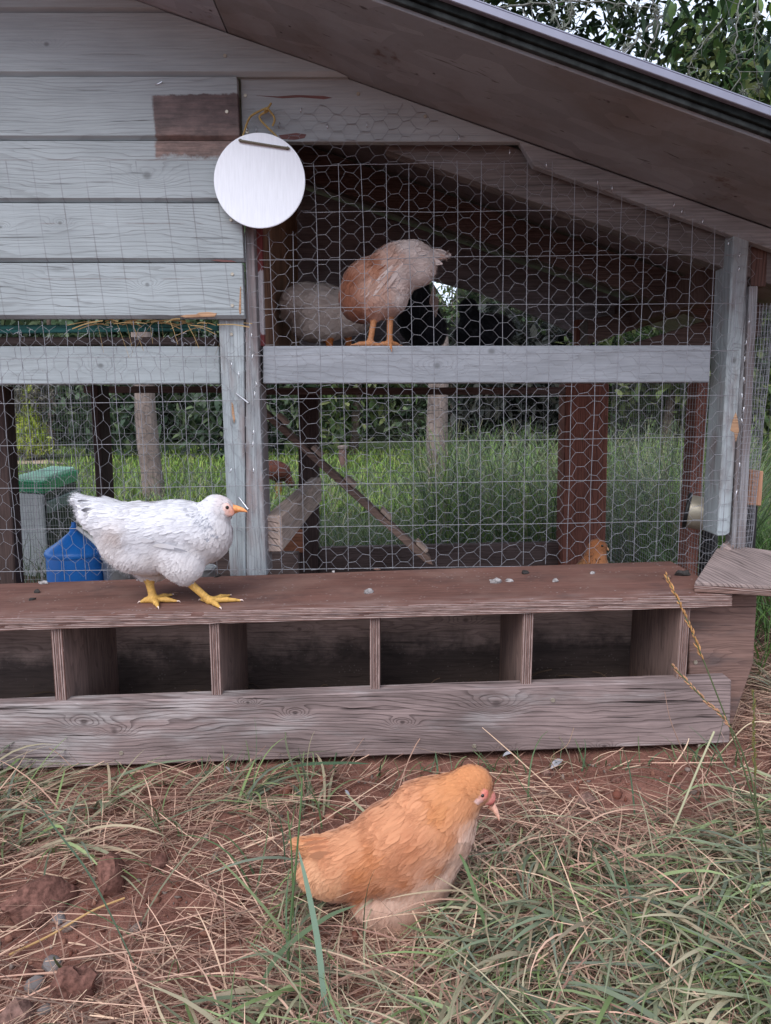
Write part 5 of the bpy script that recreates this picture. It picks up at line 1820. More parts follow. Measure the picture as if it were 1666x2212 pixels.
# --- ginger pullet inside, behind the bench
GG, GY = lin(140, 88, 56), lin(128, 98, 66)
b = Bird('chicken', 'ginger brown pullet peeking over the back edge of the bench', 1.72, (1288, 1260), h=0.0045)
b.e(1292, 1181, 19, 16, 15, -10)
b.c((1290, 1184), (1283, 1225), 17, 32)
b.e(1275, 1270, 48, 56, 42, 25)
b.e(1262, 1300, 50, 50, 42)
b.c((1240, 1275), (1215, 1250), 26, 12)
zg = float(gh(0.45, 1.72))
for dx in (0, 0.03):
    a_ = PY(1268, 1300, 1.72); a_[0] += dx
    h_ = a_.copy(); a_[2] = zg + .006
    b.foot(h_, a_, [a_ + np.array([.03, -.01, -.004]), a_ + np.array([.03, .012, -.004]), a_ + np.array([-.02, 0, -.004])], 9)
b.build([(1290, 1168, 200, 8, 5, GG), (1275, 1195, 245, 14, 5, GG), (1300, 1210, 265, 14, 6, lin(170, 115, 78)), (1270, 1240, 235, 20, 8, GY), (1290, 1280, 250, 20, 10, GG)],
        [((1265, 1380), lin(190, 140, 80))], 900, 500, seed=7, specks=((1268, 1215, 30, 0.4, lin(95, 62, 40)),))
b.beak((1307, 1184), (1316, 1189), 5, lin(200, 150, 110))
b.eye(1301, 1179, 2.6)

# --- red hen out on the grass beyond
b = Bird('chicken', 'reddish brown hen foraging on the grass beyond the back netting', 5.0, (600, 1025), h=0.010)
b.e(600, 1018, 28, 22, 22, -10)
b.e(588, 1010, 18, 16, 15)
b.c((616, 1022), (628, 1044), 12, 8)
b.e(630, 1048, 7, 7, 7)
b.c((580, 1008), (568, 996), 12, 6)
zg = float(gh(-0.75, 5.0))
for px in (598, 606):
    a_ = PY(px, 1040, 5.0); h_ = a_.copy(); a_[2] = zg
    b.foot(h_, a_, [a_ + np.array([.04, 0, 0]), a_ + np.array([-.03, 0, 0])], 4)
RH = lin(92, 52, 42)
b.build([(585, 1005, 170, 24, 14, RH), (610, 1020, 190, 24, 14, RH), (625, 1045, 120, 16, 9, RH), (600, 1035, 240, 22, 12, lin(85, 48, 38))], [((600, 1060), lin(150, 110, 60))], 500, 200, seed=8)


# ------------------------------------------------------------------ things inside and behind the coop
def lathe_bm(prof, c, n=40, bm=None):
    own = bm is None
    if own: bm = bmesh.new()
    rings = []
    for r, z in prof:
        rings.append([bm.verts.new((c[0] + r * math.cos(a), c[1] + r * math.sin(a), z)) for a in (2 * math.pi * i / n for i in range(n))])
    for a, q in zip(rings, rings[1:]):
        for i in range(n):
            bm.faces.new((a[i], a[(i + 1) % n], q[(i + 1) % n], q[i]))
    bm.faces.new(rings[0][::-1])
    bm.faces.new(rings[-1])
    return bm


Yw = 1.95
c = PY(163, 1190, Yw)
rW = 59 * np.dot(c - CAM, FW) / F
gz = float(gh(c[0], Yw))
wat = empty('drum_waterer', (c[0], Yw, gz), 'blue plastic poultry waterer with a conical lid standing behind the netting', 'waterer')
zs, za_ = PY(160, 1188, Yw)[2], PY(157, 1146, Yw)[2]
bm_obj('drum', lathe_bm([(rW * 1.02, gz + 0.02), (rW * 1.0, zs - 0.02), (rW * 0.985, zs - 0.012)], c), M['blue'], wat, True)
bm_obj('cone_lid', lathe_bm([(rW * 1.03, zs - 0.0115), (rW * 1.05, zs - 0.004), (rW * 1.0, zs + 0.004), (rW * 0.6, zs + (za_ - zs) * 0.45), (rW * 0.2, zs + (za_ - zs) * 0.9), (rW * 0.15, za_)], c), M['blue'], wat, True)
bm_obj('cap', lathe_bm([(rW * 0.15, za_ + 0.0005), (rW * 0.15, za_ + 0.008), (rW * 0.09, za_ + 0.012), (rW * 0.07, za_ + 0.024)], c, 20), M['blue'], wat, True)
bm_obj('drinking_tray', lathe_bm([(rW * 1.25, gz - 0.002), (rW * 1.32, gz + 0.035), (rW * 1.27, gz + 0.035), (rW * 1.22, gz + 0.008)], c), M['blue'], wat, True)
hp = smooth_path([PY(168, 1140, Yw - rW * 0.15), PY(200, 1166, Yw - rW * 0.5), PY(221, 1190, Yw - rW * 0.75)], 12)
Vn, Qn = tubes(hp[None], 0.0055, 8)
obj_np('handle', Vn, Qn, M['whitep'], wat, True)

for (px, py, Yb, rpx, hgt, mt, nm, lb, ct) in ((258, 1204, 1.95, 36, 0.16, 'galv', 'metal_bucket', 'grey galvanised bucket beside the blue waterer', 'bucket'), (437, 1226, 1.9, 29, 0.0, 'galv', 'metal_bowl', 'shiny round metal feed bowl behind the white chicken', 'bowl')):
    c = PY(px, py, Yb)
    r_ = rpx * np.dot(c - CAM, FW) / F
    g_ = float(gh(c[0], Yb))
    t_ = empty(nm, (c[0], Yb, g_), lb, ct)
    zt_ = c[2]
    bm_obj('vessel', lathe_bm([(r_ * 0.8, g_), (r_ * 0.98, zt_ - 0.004), (r_ * 1.04, zt_), (r_ * 0.96, zt_ + 0.001), (r_ * 0.9, zt_ - 0.02), (r_ * 0.74, g_ + 0.01)], c), M[mt], t_, True)
    th = np.linspace(0, 2 * math.pi, 33)
    P = np.stack([c[0] + r_ * 1.02 * np.cos(th), c[1] + r_ * 1.02 * np.sin(th), np.full(33, zt_)], -1)
    Vn, Qn = tubes(P[None], 0.0028, 6)
    obj_np('rim', Vn, Qn, M['galv'], t_, True)

# bronze can on a black post behind the corner
c = PY(1487, 1104, 1.70)
can = empty('metal_can', (c[0], 1.72, float(gh(c[0], 1.72))), 'round bronze can with a black rim behind the right corner post', 'can')
rc = 0.040
axis = Vector((-0.86, 0.42, 0.12)).normalized()
rot = axis.to_track_quat('Z', 'Y').to_matrix().to_4x4()
bm = lathe_bm([(rc * 0.9, -0.125), (rc, -0.12), (rc, -0.02), (rc, 0.0), (rc * 0.93, 0.0), (rc * 0.93, -0.09)], (0, 0), 36)
bmesh.ops.transform(bm, matrix=Matrix.Translation(c) @ rot, verts=bm.verts[:])
bm_obj('barrel', bm, M['bronze'], can, True)
th = np.linspace(0, 2 * math.pi, 41)
P = np.array([np.array(Matrix.Translation(c) @ rot @ Vector((rc * math.cos(a), rc * math.sin(a), 0.002))) for a in th])
Vn, Qn = tubes(P[None], 0.0050, 8)
obj_np('rim', Vn, Qn, M['black'], can, True)
pc = PY(1534, 1150, 1.80)
zg = float(gh(pc[0], 1.8))
bm_obj('post', lathe_bm([(0.021, zg - 0.02), (0.021, 0.2), (0.019, c[2] - 0.01), (0.015, c[2] + 0.01)], pc, 20), M['black'], can, True)

# green lidded bin out beyond the left mesh
A_, B_, C_ = PY(48, 1150, 2.85), PY(103, 1150, 2.80), PY(174, 1150, 3.28)
D_ = A_ + C_ - B_
gz = float(gh(A_[0], 2.85)) - 0.01
bn = empty('lidded_bin', (A_[0], 2.85, gz), 'pale bin with dark side and ribbed green lid outside the left mesh', 'bin')
zt_ = PY(100, 1066, 2.8)[2]
plan = [A_, B_, C_, D_]
ctr = sum(plan) / 4


def ring(k, z): return [np.array([ctr[0] + (p[0] - ctr[0]) * k, ctr[1] + (p[1] - ctr[1]) * k, z]) for p in plan]


def quadbox(name, lo, hi, mat, parent, bev=0.003):
    bm = bmesh.new()
    a = [bm.verts.new(p) for p in lo]
    q = [bm.verts.new(p) for p in hi]
    fs = [bm.faces.new(a[::-1]), bm.faces.new(q)]
    for i in range(4): fs.append(bm.faces.new((a[i], a[(i + 1) % 4], q[(i + 1) % 4], q[i])))
    bmesh.ops.bevel(bm, geom=bm.edges[:], offset=bev, segments=2, affect='EDGES')
    return bm_obj(name, bm, mat, parent)


quadbox('body', ring(0.93, gz), ring(0.96, zt_ - 0.002), M['green_d'], bn)
fa, fb_ = ring(0.97, 0)[0], ring(0.97, 0)[1]
nrm = np.array([(fb_ - fa)[1], -(fb_ - fa)[0], 0]); nrm /= np.linalg.norm(nrm)
if nrm[1] > 0: nrm = -nrm
bm_obj('front_panel', prism_bm([np.array([*(fa + nrm * 0.004)[:2], gz]), np.array([*(fb_ + nrm * 0.004)[:2], gz]), np.array([*(fb_ + nrm * 0.004)[:2], zt_ - 0.004]), np.array([*(fa + nrm * 0.004)[:2], zt_ - 0.004])], nrm * 0.012, 0.002), M['pale'], bn)
fb2, fc2 = ring(0.97, 0)[1], ring(0.97, 0)[2]
n2 = np.array([(fc2 - fb2)[1], -(fc2 - fb2)[0], 0]); n2 /= np.linalg.norm(n2)
if n2[0] < 0: n2 = -n2
za2, zb2 = PY(135, 1074, 2.95)[2], PY(135, 1098, 2.95)[2]
bm_obj('side_rail', prism_bm([np.array([*(fb2 + n2 * 0.003)[:2], zb2]), np.array([*(fc2 + n2 * 0.003)[:2], zb2]), np.array([*(fc2 + n2 * 0.003)[:2], za2]), np.array([*(fb2 + n2 * 0.003)[:2], za2])], n2 * 0.015, 0.002), M['palegreen'], bn)
zl1 = PY(100, 1040, 2.8)[2]
lid = quadbox('lid', ring(1.02, zt_), ring(1.12, zl1), M['green'], bn, 0.004)
for k in range(9):
    f0 = 0.06 + k * 0.1
    L_ = ring(1.06, zl1 + 0.0005)
    p0 = L_[0] * (1 - f0) + L_[3] * f0
    p1_ = L_[1] * (1 - f0) + L_[2] * f0
    f1_ = f0 + 0.036
    p3 = L_[0] * (1 - f1_) + L_[3] * f1_
    p2_ = L_[1] * (1 - f1_) + L_[2] * f1_
    quadbox('rib', [p0, p1_, p2_, p3], [p + np.array([0, 0, 0.02]) for p in (p0, p1_, p2_, p3)], M['green_sheen'], lid, 0.003)

# ------------------------------------------------------------------ wire fence on wooden posts beyond the coop
fen = empty('wire_fence', (0, 5.0, 0), 'old field wire fence on leaning round posts in the grass behind the coop', 'fence')
for (pa, pb, wpx) in (((303, 838), (332, 1076), 46), ((938, 842), (948, 1066), 46)):
    pb_ = PY(pb[0], pb[1], 5.0)
    pt_ = PY(pa[0], pa[1] - 120, 5.0)
    if pa[0] > 1000 or pa[0] == 938: pt_[0] = pb_[0] - 0.02
    pb_[2] = float(gh(pb_[0], 5.0)) - 0.05
    t = np.linspace(0, 1, 9)
    P = pb_ * (1 - t)[:, None] + pt_ * t[:, None]
    P[:, 0] += 0.008 * np.sin(t * 7 + pa[0])
    rad = (wpx * 5.0 / F / 2) * (1.05 - 0.12 * t + 0.03 * np.sin(t * 15 + pa[0]))
    Vn, Qn = tubes(P[None], rad, 12)
    obj_np('fence_post', Vn, Qn, M['grey_z'], fen, True)
ln = []
for z in (0.1, 0.2, 0.32, 0.46, 0.62, 0.8, 1.0):
    ln.append(((-6, 4.9, z), (6, 4.9, z)))
wire_lines('fence_wire', ln, 0.0022, M['wire_k'], 30, 0.01, fen, 3)
ln = [((x, 4.9, 0.02), (x, 4.9, 1.0)) for x in np.arange(-4.5, 4.6, 0.155)]
wire_lines('fence_wire', ln, 0.0016, M['wire_k'], 6, 0.006, fen, 3)

# ------------------------------------------------------------------ grass, straw, litter
def blade_set(base, ang, L, wd, pitch0, pitch1, cols, K=6, prof=None, face_up=0.5, kink=0.15, cset=1.0):
    """base (n,3); ang heading; pitch0/pitch1 elevation angle at root and tip (radians); integrates the bend."""
    n = len(base)
    t = np.linspace(0, 1, K)
    pit = pitch0[:, None] * (1 - t) + pitch1[:, None] * t
    hd = ang[:, None] + rng.normal(0, kink, n)[:, None] * t * 2
    ds = L[:, None] / (K - 1)
    stp = np.stack([np.cos(hd) * np.cos(pit), np.sin(hd) * np.cos(pit), np.sin(pit)], -1) * ds[..., None]
    P = base[:, None, :] + np.concatenate([np.zeros((n, 1, 3)), np.cumsum(stp[:, :-1], 1)], 1)
    sd = np.stack([-np.sin(ang), np.cos(ang), rng.normal(0, face_up, n)], -1)
    sd /= np.linalg.norm(sd, axis=1, keepdims=True)
    if prof is None: prof = np.linspace(1, 0.12, K) ** 0.7
    return P, sd, prof


def put_blades(name, P, sd, prof, wd, cols, mat, label, kind='stuff', clampz=True):
    if clampz:
        g = gh(P[..., 0], P[..., 1]) + 0.0015
        P[..., 2] = np.maximum(P[..., 2], g)
    Vn, Qn = ribbons(P, sd, prof, wd)
    K = P.shape[1]
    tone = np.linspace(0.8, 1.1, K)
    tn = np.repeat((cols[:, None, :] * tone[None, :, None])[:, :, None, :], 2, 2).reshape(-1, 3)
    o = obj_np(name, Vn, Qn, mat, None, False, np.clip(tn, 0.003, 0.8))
    tag(o, label, None, None, kind)
    return o


def pick(colors, n, var=0.18):
    c = np.array(colors)[rng.integers(0, len(colors), n)]
    return c * (1 + rng.normal(0, var, (n, 1))).clip(0.4, 1.7)


def scatter(n, fn):
    out = np.zeros((0, 2))
    while len(out) < n:
        p = np.stack([rng.uniform(-0.95, 0.95, n * 2), rng.uniform(0.50, 1.75, n * 2)], -1)
        k = rng.random(n * 2) < fn(p[:, 0], p[:, 1])
        k &= ~((p[:, 1] > 1.20) & (p[:, 0] < 0.66))
        out = np.concatenate([out, p[k]])
    return out[:n]


def gxy(px, py):
    p = G(px, py)
    return p[0], p[1]


bare = [(*gxy(250, 1745), 0.12, 0.75), (*gxy(930, 1695), 0.16, 0.95), (*gxy(760, 1765), 0.13, 0.95), (*gxy(1420, 1715), 0.20, 0.95), (*gxy(1600, 1640), 0.12, 0.7), (*gxy(330, 1950), 0.14, 0.85), (*gxy(120, 2000), 0.14, 0.85), (*gxy(60, 2130), 0.12, 0.5), (*gxy(1640, 1720), 0.12, 0.6), (*gxy(480, 1800), 0.09, 0.7), (*gxy(620, 1720), 0.10, 0.7), (*gxy(1180, 1690), 0.10, 0.8), (*gxy(200, 1860), 0.12, 0.6), (*gxy(60, 1930), 0.12, 0.6), (*gxy(1300, 1760), 0.08, 0.6)]


def bareness(x, y):
    f = np.zeros_like(x)
    for bx, by, r, a in bare:
        f = np.maximum(f, a * np.exp(-((x - bx) ** 2 + ((y - by) * 1.25) ** 2) / (r * r)))
    return f


def straw_d(x, y): return np.clip((1.0 - 1.25 * bareness(x, y)) * (0.45 + 0.9 * vnoise(x * 6, y * 9, 91)), 0.03, 1)


def green_d(x, y):
    px = x / np.maximum(y, .3)
    lower = np.clip((1.02 - y) / 0.22, 0, 1) * np.clip((x + 0.12 + (0.85 - y) * 0.35) / 0.2, 0, 1)
    right = np.clip((x - 0.30) / 0.25, 0, 1) * np.clip((1.08 - y) / 0.15, 0, 1)
    left = 0.22 * np.exp(-((x + 0.68) ** 2 + ((y - 1.12) * 1.3) ** 2) / 0.03) + 0.22 * np.exp(-((x + 0.36) ** 2) / 0.03 - ((y - 1.08) ** 2) / 0.004)
    low = np.clip((0.78 - y) / 0.1, 0, 1) * np.clip((x + 0.12) / 0.15, 0, 1) * 0.9
    clump = 0.35 + 0.95 * vnoise(x * 9, y * 9, 31)
    return np.clip((np.maximum(np.maximum(lower, right), np.maximum(left, low)) * clump + 0.006) * (1 - 0.9 * bareness(x, y)) * (1 - np.exp(-(((x - 0.01) / 0.11) ** 4 + ((y - 0.78) / 0.095) ** 4))), 0, 1)


STRAWC = [lin(205, 168, 146), lin(186, 148, 128), lin(152, 118, 102), lin(208, 176, 150), lin(136, 103, 90), lin(122, 100, 88)]
GREENC = [lin(126, 130, 104), lin(108, 118, 94), lin(146, 144, 116), lin(160, 150, 124), lin(108, 116, 100), lin(122, 140, 90), lin(136, 150, 106), lin(168, 152, 126)]
# matted straw in two layers
for nm, n, Lr, wr, zr_ in (('straw_litter', 9000, (0.015, 0.07), (0.0006, 0.0013), (0.002, 0.010)), ('straw_litter', 5200, (0.02, 0.10), (0.0009, 0.0021), (0.000, 0.008)), ('straw_litter', 4600, (0.06, 0.22), (0.0008, 0.0018), (0.004, 0.018))):
    p = scatter(n, straw_d)
    base = np.stack([p[:, 0], p[:, 1], gh(p[:, 0], p[:, 1]) + rng.uniform(*zr_, n)], -1)
    pref = 0.25 + 1.4 * (vnoise(p[:, 0] * 5, p[:, 1] * 5, 17) - 0.5) + np.where(rng.random(n) < 0.5, 0, math.pi)
    ang = np.where(rng.random(n) < 0.55, pref + rng.normal(0, 0.45, n), rng.uniform(0, 6.28, n))
    L = rng.uniform(*Lr, n)
    P, sd, pf = blade_set(base, ang, L, None, rng.normal(0.05, 0.16, n), rng.normal(-0.05, 0.2, n), None, 6, np.array([.8, 1, 1, 1, .9, .6]), 0.6)
    put_blades(nm, P, sd, pf, rng.uniform(*wr, n), pick(STRAWC, n), M['straw'], 'dry straw and cut grass stems matted over the red earth')
# green and greying blades, lying over in swathes
n = 7400
p = scatter(n, green_d)
ct = scatter(330, green_d)
tf = rng.integers(0, 330, n)
intuft = rng.random(n) < 0.72
p = np.where(intuft[:, None], ct[tf] + rng.normal(0, 0.016, (n, 2)), p)
p = np.where(((p[:, 1] > 1.19) & (p[:, 0] < 0.67))[:, None], p * [1, 0] + [0, 1.15], p)
thd = rng.normal(0, 0.75, 330)[tf] * intuft
base = np.stack([p[:, 0], p[:, 1], gh(p[:, 0], p[:, 1])], -1)
fl = 3.9 + 1.1 * (vnoise(p[:, 0] * 3.2 + 5, p[:, 1] * 3.2, 23) - 0.5) * 2 + 0.5 * np.sin(p[:, 0] * 6)
fl = np.where(p[:, 0] < -0.2, 0.3 + rng.normal(0, 0.8, n), fl)
ang = fl + thd + rng.normal(0, 0.28, n)
L = rng.uniform(0.06, 0.19, n)
P, sd, pf = blade_set(base, ang, L, None, rng.uniform(0.25, 1.0, n), rng.uniform(-0.7, 0.0, n), None, 8, np.array([.7, .95, 1, 1, .92, .78, .5, .1]), 0.5, 0.3)
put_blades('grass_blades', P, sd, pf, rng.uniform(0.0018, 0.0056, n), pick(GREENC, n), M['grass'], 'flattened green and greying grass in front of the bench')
n = 6000
p = scatter(n, green_d)
base = np.stack([p[:, 0], p[:, 1], gh(p[:, 0], p[:, 1]) + rng.uniform(0.004, 0.02, n)], -1)
ang = rng.uniform(0, 6.28, n)
L = rng.uniform(0.06, 0.2, n)
P, sd, pf = blade_set(base, ang, L, None, rng.uniform(0.0, 0.7, n), rng.uniform(-0.8, 0.1, n), None, 8, np.array([.8, 1, 1, 1, .95, .8, .5, .1]), 0.5, 0.4)
put_blades('dry_grass', P, sd, pf, rng.uniform(0.0009, 0.0024, n), pick(STRAWC + GREENC[2:4], n), M['straw'], 'dry grass stems tangled among the green blades')
# tuft along the left end of the front board and thin upright blades
n = 430
pp = np.concatenate([np.stack([rng.uniform(-0.85, -0.58, 150), rng.normal(1.16, 0.025, 150)], -1), np.stack([rng.uniform(-0.5, 0.66, 160), rng.normal(1.185, 0.012, 160)], -1), np.stack([rng.uniform(-0.4, 0.6, 120), rng.uniform(0.56, 1.1, 120)], -1)])
base = np.stack([pp[:, 0], pp[:, 1], gh(pp[:, 0], pp[:, 1])], -1)
L = np.concatenate([rng.uniform(0.02, 0.07, 150), rng.uniform(0.02, 0.06, 160), rng.uniform(0.06, 0.16, 120)])
P, sd, pf = blade_set(base, rng.uniform(0, 6.28, n), L, None, rng.uniform(0.6, 1.5, n), rng.uniform(-0.4, 1.0, n), None, 8, None, 0.3, 0.3)
put_blades('grass_blades', P, sd, pf, rng.uniform(0.0016, 0.0042, n), pick([lin(88, 108, 72), lin(104, 120, 80), lin(76, 98, 70)], n), M['grass'], 'upright green blades along the foot of the board')

# crumbs of earth
n = 1500
p = scatter(n, lambda x, y: 0.12 + 0.88 * bareness(x, y))
parts = []
bm = bmesh.new()
bmesh.ops.create_icosphere(bm, subdivisions=1, radius=1.0)
iv = np.array([v.co[:] for v in bm.verts])
it = np.array([[v.index for v in f.verts] for f in bm.faces])
bm.free()
sz = rng.gamma(1.5, 0.0018, n).clip(0.001, 0.009)
ctr_ = np.stack([p[:, 0], p[:, 1], gh(p[:, 0], p[:, 1]) + sz * 0.3], -1)
Vc = ctr_[:, None, :] + iv[None] * sz[:, None, None] * rng.uniform(0.6, 1.3, (n, 1, 3)) * rng.uniform(0.55, 1.35, (n, len(iv), 1))
Tc = (it[None] + (np.arange(n) * len(iv))[:, None, None]).reshape(-1, 3)
cc = pick([lin(122, 78, 64), lin(105, 64, 52), lin(140, 98, 82), lin(128, 112, 104)], n, 0.2)
o = obj_np('earth_crumbs', Vc.reshape(-1, 3), None, M['straw'], None, False, np.repeat(cc, len(iv), 0), Tc)
tag(o, 'crumbs of red earth strewn over the bare patches', None, None, 'stuff')

rocks = [
    (240, 1905, 0.030, 0.022, 0.034, 'clod', 'earth_clod', 'large round red clod of earth left of the buff chicken', 'clod', 0.16, 3),
    (85, 1965, 0.046, 0.030, 0.034, 'clod', 'earth_clod', 'long dark red clod lying at the left edge of the picture', 'clod', 0.2, 3),
    (345, 1875, 0.016, 0.012, 0.014, 'clod', 'earth_clod', 'small red clod just right of the large round clod', 'clod', 0.2, 2),
    (1266, 1752, 0.020, 0.012, 0.016, 'clod_p', 'earth_clod', 'brown woody lump on the straw right of the buff chicken\'s beak', 'clod', 0.25, 2),
    (160, 2150, 0.026, 0.018, 0.026, 'clod', 'earth_clod', 'bright red-brown angular clod near the lower left corner', 'clod', 0.2, 3),
    (38, 2195, 0.020, 0.018, 0.018, 'clod_p', 'earth_clod', 'pinkish clod in the very lower left corner', 'clod', 0.2, 2),
    (52, 2090, 0.012, 0.010, 0.011, 'clod', 'earth_clod', 'small red clod beside the two grey pebbles at the left', 'clod', 0.22, 2),
    (1160, 1685, 0.012, 0.009, 0.010, 'clod', 'earth_clod', 'little red clod under the front board above the buff chicken\'s head', 'clod', 0.25, 2),
    (1180, 1668, 0.010, 0.008, 0.009, 'clod_p', 'earth_clod', 'paler little clod against the foot of the front board', 'clod', 0.25, 2),
    (690, 1667, 0.012, 0.009, 0.010, 'clod', 'earth_clod', 'red clod at the foot of the front board, upper left of the buff chicken', 'clod', 0.25, 2),
    (1330, 1690, 0.010, 0.010, 0.008, 'clod', 'earth_clod', 'flat red clod on the bare earth right of the picture middle', 'clod', 0.25, 2),
    (1585, 1640, 0.016, 0.010, 0.009, 'clod', 'earth_clod', 'red clod beside the right end of the front board', 'clod', 0.25, 2),
    (112, 2075, 0.015, 0.012, 0.011, 'stone', 'pebble', 'larger of the two grey pebbles near the left edge', 'pebble', 0.12, 2),
    (78, 2118, 0.013, 0.011, 0.012, 'stone', 'pebble', 'rounder grey pebble below the larger one at the left', 'pebble', 0.12, 2),
    (100, 2180, 0.010, 0.007, 0.006, 'stone', 'pebble', 'small bluish stone between the corner clods', 'pebble', 0.15, 2),
    (125, 1972, 0.022, 0.010, 0.006, 'stone', 'pebble', 'flat pointed slab of grey stone in front of the long clod', 'stone', 0.1, 2),
]
for i, (px, py, sx_, sy_, sz_, mt, nm, lb, ct, rg_, sb) in enumerate(rocks):
    c = G(px, py)
    lump(nm, np.array([c[0], c[1], c[2] - 0.003]), sx_, sy_, sz_, M[mt], 200 + i, lb, ct, 'clods of red earth' if nm == 'earth_clod' else 'grey stones', rg_, sb, 0.45)

# named stems and blades standing free of the mat
def stem(name, pts, r0, r1, col, label, head=None, headcol=None, seed=0, wide=None):
    root = empty('grass_plant', tuple(pts[0]), label, 'grass stem', 'single grass stems in the foreground')
    rg = np.random.default_rng(seed + 60)
    P = smooth_path(pts, 26)
    if wide:
        T = P[-1] - P[0]
        sd = np.cross(T, np.array([0.25, 1.0, 0.1])); sd /= np.linalg.norm(sd)
        K = len(P)
        prof = np.clip(np.sin(np.linspace(0.25, math.pi, K)) ** 0.6, 0.05, 1)
        Vn, Qn = ribbons(P[None], sd[None], prof, np.array([wide]))
        mid = P.copy()
        obj_np('blade', Vn, Qn, M['grass'], root, True, np.tile(np.array(col), (len(Vn), 1)))
        return root
    Vn, Qn = tubes(P[None], np.linspace(r0, r1, 26), 6)
    tn = np.tile(np.array(col), (len(Vn), 1)) * np.repeat(np.linspace(0.85, 1.1, 26), 6)[:, None]
    obj_np('stem', Vn, Qn, M['straw'], root, True, tn)
    if head:
        i0 = int(26 * head)
        parts = []
        for k in range(46):
            t = i0 + (25 - i0) * k / 46
            i = int(t); u = t - i
            c_ = P[i] * (1 - u) + P[min(i + 1, 25)] * u
            d = P[min(i + 1, 25)] - P[i]; d /= np.linalg.norm(d) + 1e-9
            o_ = rg.normal(0, 1, 3); o_ -= d * (o_ @ d); o_ /= np.linalg.norm(o_)
            L_ = rg.uniform(0.006, 0.010) * (1 - 0.4 * k / 46)
            a_ = c_ + o_ * r0 * 0.6
            parts.append(np.array([a_, a_ + (d * 0.85 + o_ * 0.35) * L_ * .5, a_ + (d * 0.95 + o_ * 0.3) * L_]))
        Vn, Qn = tubes(np.array(parts), np.array([0.0006, 0.0012, 0.0002]), 5)
        obj_np('seed_head', Vn, Qn, M['straw'], root, True, np.tile(np.array(headcol), (len(Vn), 1)) * np.repeat(rg.uniform(0.75, 1.15, len(parts)), 15)[:, None])
    return root


def sp(pts, Y0, Y1):
    n_ = len(pts)
    o = [PY(x, y, Y0 + (Y1 - Y0) * i / (n_ - 1)) for i, (x, y) in enumerate(pts)]
    o[0][2] = min(o[0][2], float(gh(o[0][0], o[0][1])) - 0.0)
    return o


GS, DS = lin(88, 98, 66), lin(172, 135, 100)
stem('grass_stem', sp([(1690, 1990), (1655, 1830), (1600, 1640), (1545, 1490), (1480, 1330), (1438, 1240)], 0.86, 0.90), 0.0013, 0.0007, GS, 'tallest seed stem with a pale orange head crossing the right end of the nest box', 0.66, lin(196, 146, 96), 1)
stem('grass_stem', sp([(1680, 2010), (1650, 1850), (1625, 1690), (1578, 1570), (1520, 1510), (1450, 1435)], 0.84, 0.86), 0.0013, 0.0007, GS, 'seed stem with a fuzzy pinkish head in front of the board\'s right end', 0.60, lin(186, 140, 108), 2)
stem('grass_stem', sp([(1634, 1900), (1634, 1760), (1630, 1640), (1628, 1490)], 0.90, 0.92), 0.0010, 0.0006, GS, 'short upright stem with a green head at the right edge of the picture', 0.55, lin(116, 108, 62), 3)
stem('grass_stem', sp([(1430, 1850), (1470, 1752), (1508, 1660), (1543, 1580)], 0.93, 0.99), 0.0018, 0.0016, lin(176, 172, 140), 'straight pale cut straw leaning up to the right by the board\'s end', None, None, 4)
stem('grass_stem', sp([(1566, 1830), (1520, 1720), (1470, 1610), (1447, 1550), (1436, 1494)], 0.98, 1.06), 0.0011, 0.0005, lin(140, 112, 98), 'thin dead brown stalk rising in front of the board near its right end', None, None, 5)
stem('grass_stem', sp([(1225, 1690), (1190, 1640), (1225, 1610), (1240, 1572)], 1.14, 1.14), 0.0007, 0.0004, lin(170, 140, 115), 'fine bent straw against the board above the woody lump', None, None, 6)
stem('grass_stem', sp([(618, 2110), (628, 1990), (640, 1860), (650, 1740), (653, 1680)], 0.72, 0.78), 0.0016, 0.0008, lin(82, 104, 66), 'upright green stem by the tail of the buff chicken', None, None, 7)
stem('grass_stem', sp([(633, 1905), (630, 1840), (624, 1780), (622, 1752)], 0.80, 0.82), 0.0011, 0.0008, lin(92, 112, 70), 'shorter green shoot left of the upright stem by the buff chicken', None, None, 8)
stem('grass_blade', sp([(715, 2290), (700, 2150), (686, 2030), (665, 1920), (645, 1835)], 0.65, 0.72), 0, 0, lin(120, 142, 122), 'broad pale green blade curving down in front of the buff chicken\'s tail', None, None, 9, 0.0075)
stem('grass_blade', sp([(540, 2090), (600, 2065), (700, 1985), (770, 1955)], 0.70, 0.76), 0, 0, lin(104, 122, 92), 'long flat blade lying left below the buff chicken', None, None, 10, 0.006)
stem('grass_blade', sp([(1090, 2090), (1050, 2000), (1010, 1880), (990, 1840)], 0.72, 0.80), 0, 0, lin(98, 118, 80), 'green blade standing right of the buff chicken\'s breast', None, None, 11, 0.005)
stem('grass_blade', sp([(300, 2060), (200, 1900), (120, 1790), (60, 1700)], 0.74, 0.86), 0, 0, lin(84, 104, 84), 'thin green blade arching over the clods at the left', None, None, 12, 0.004)
stem('grass_stem', [G(20, 2060, 0.006), G(110, 2028, 0.012), G(200, 1990, 0.016), G(270, 1955, 0.012)], 0.0017, 0.0014, lin(196, 158, 108), 'golden straw lying across the earth by the grey pebbles', None, None, 13)
stem('grass_stem', sp([(1560, 1563), (1620, 1563), (1690, 1565)], 1.22, 1.22), 0.0012, 0.001, lin(210, 190, 160), 'bright straight straw poking out past the board\'s right end', None, None, 14)
stem('grass_blade', sp([(560, 1668), (640, 1655), (740, 1648), (800, 1650)], 1.16, 1.18), 0, 0, lin(92, 118, 92), 'flat green blade lying along the foot of the board', None, None, 15, 0.006)
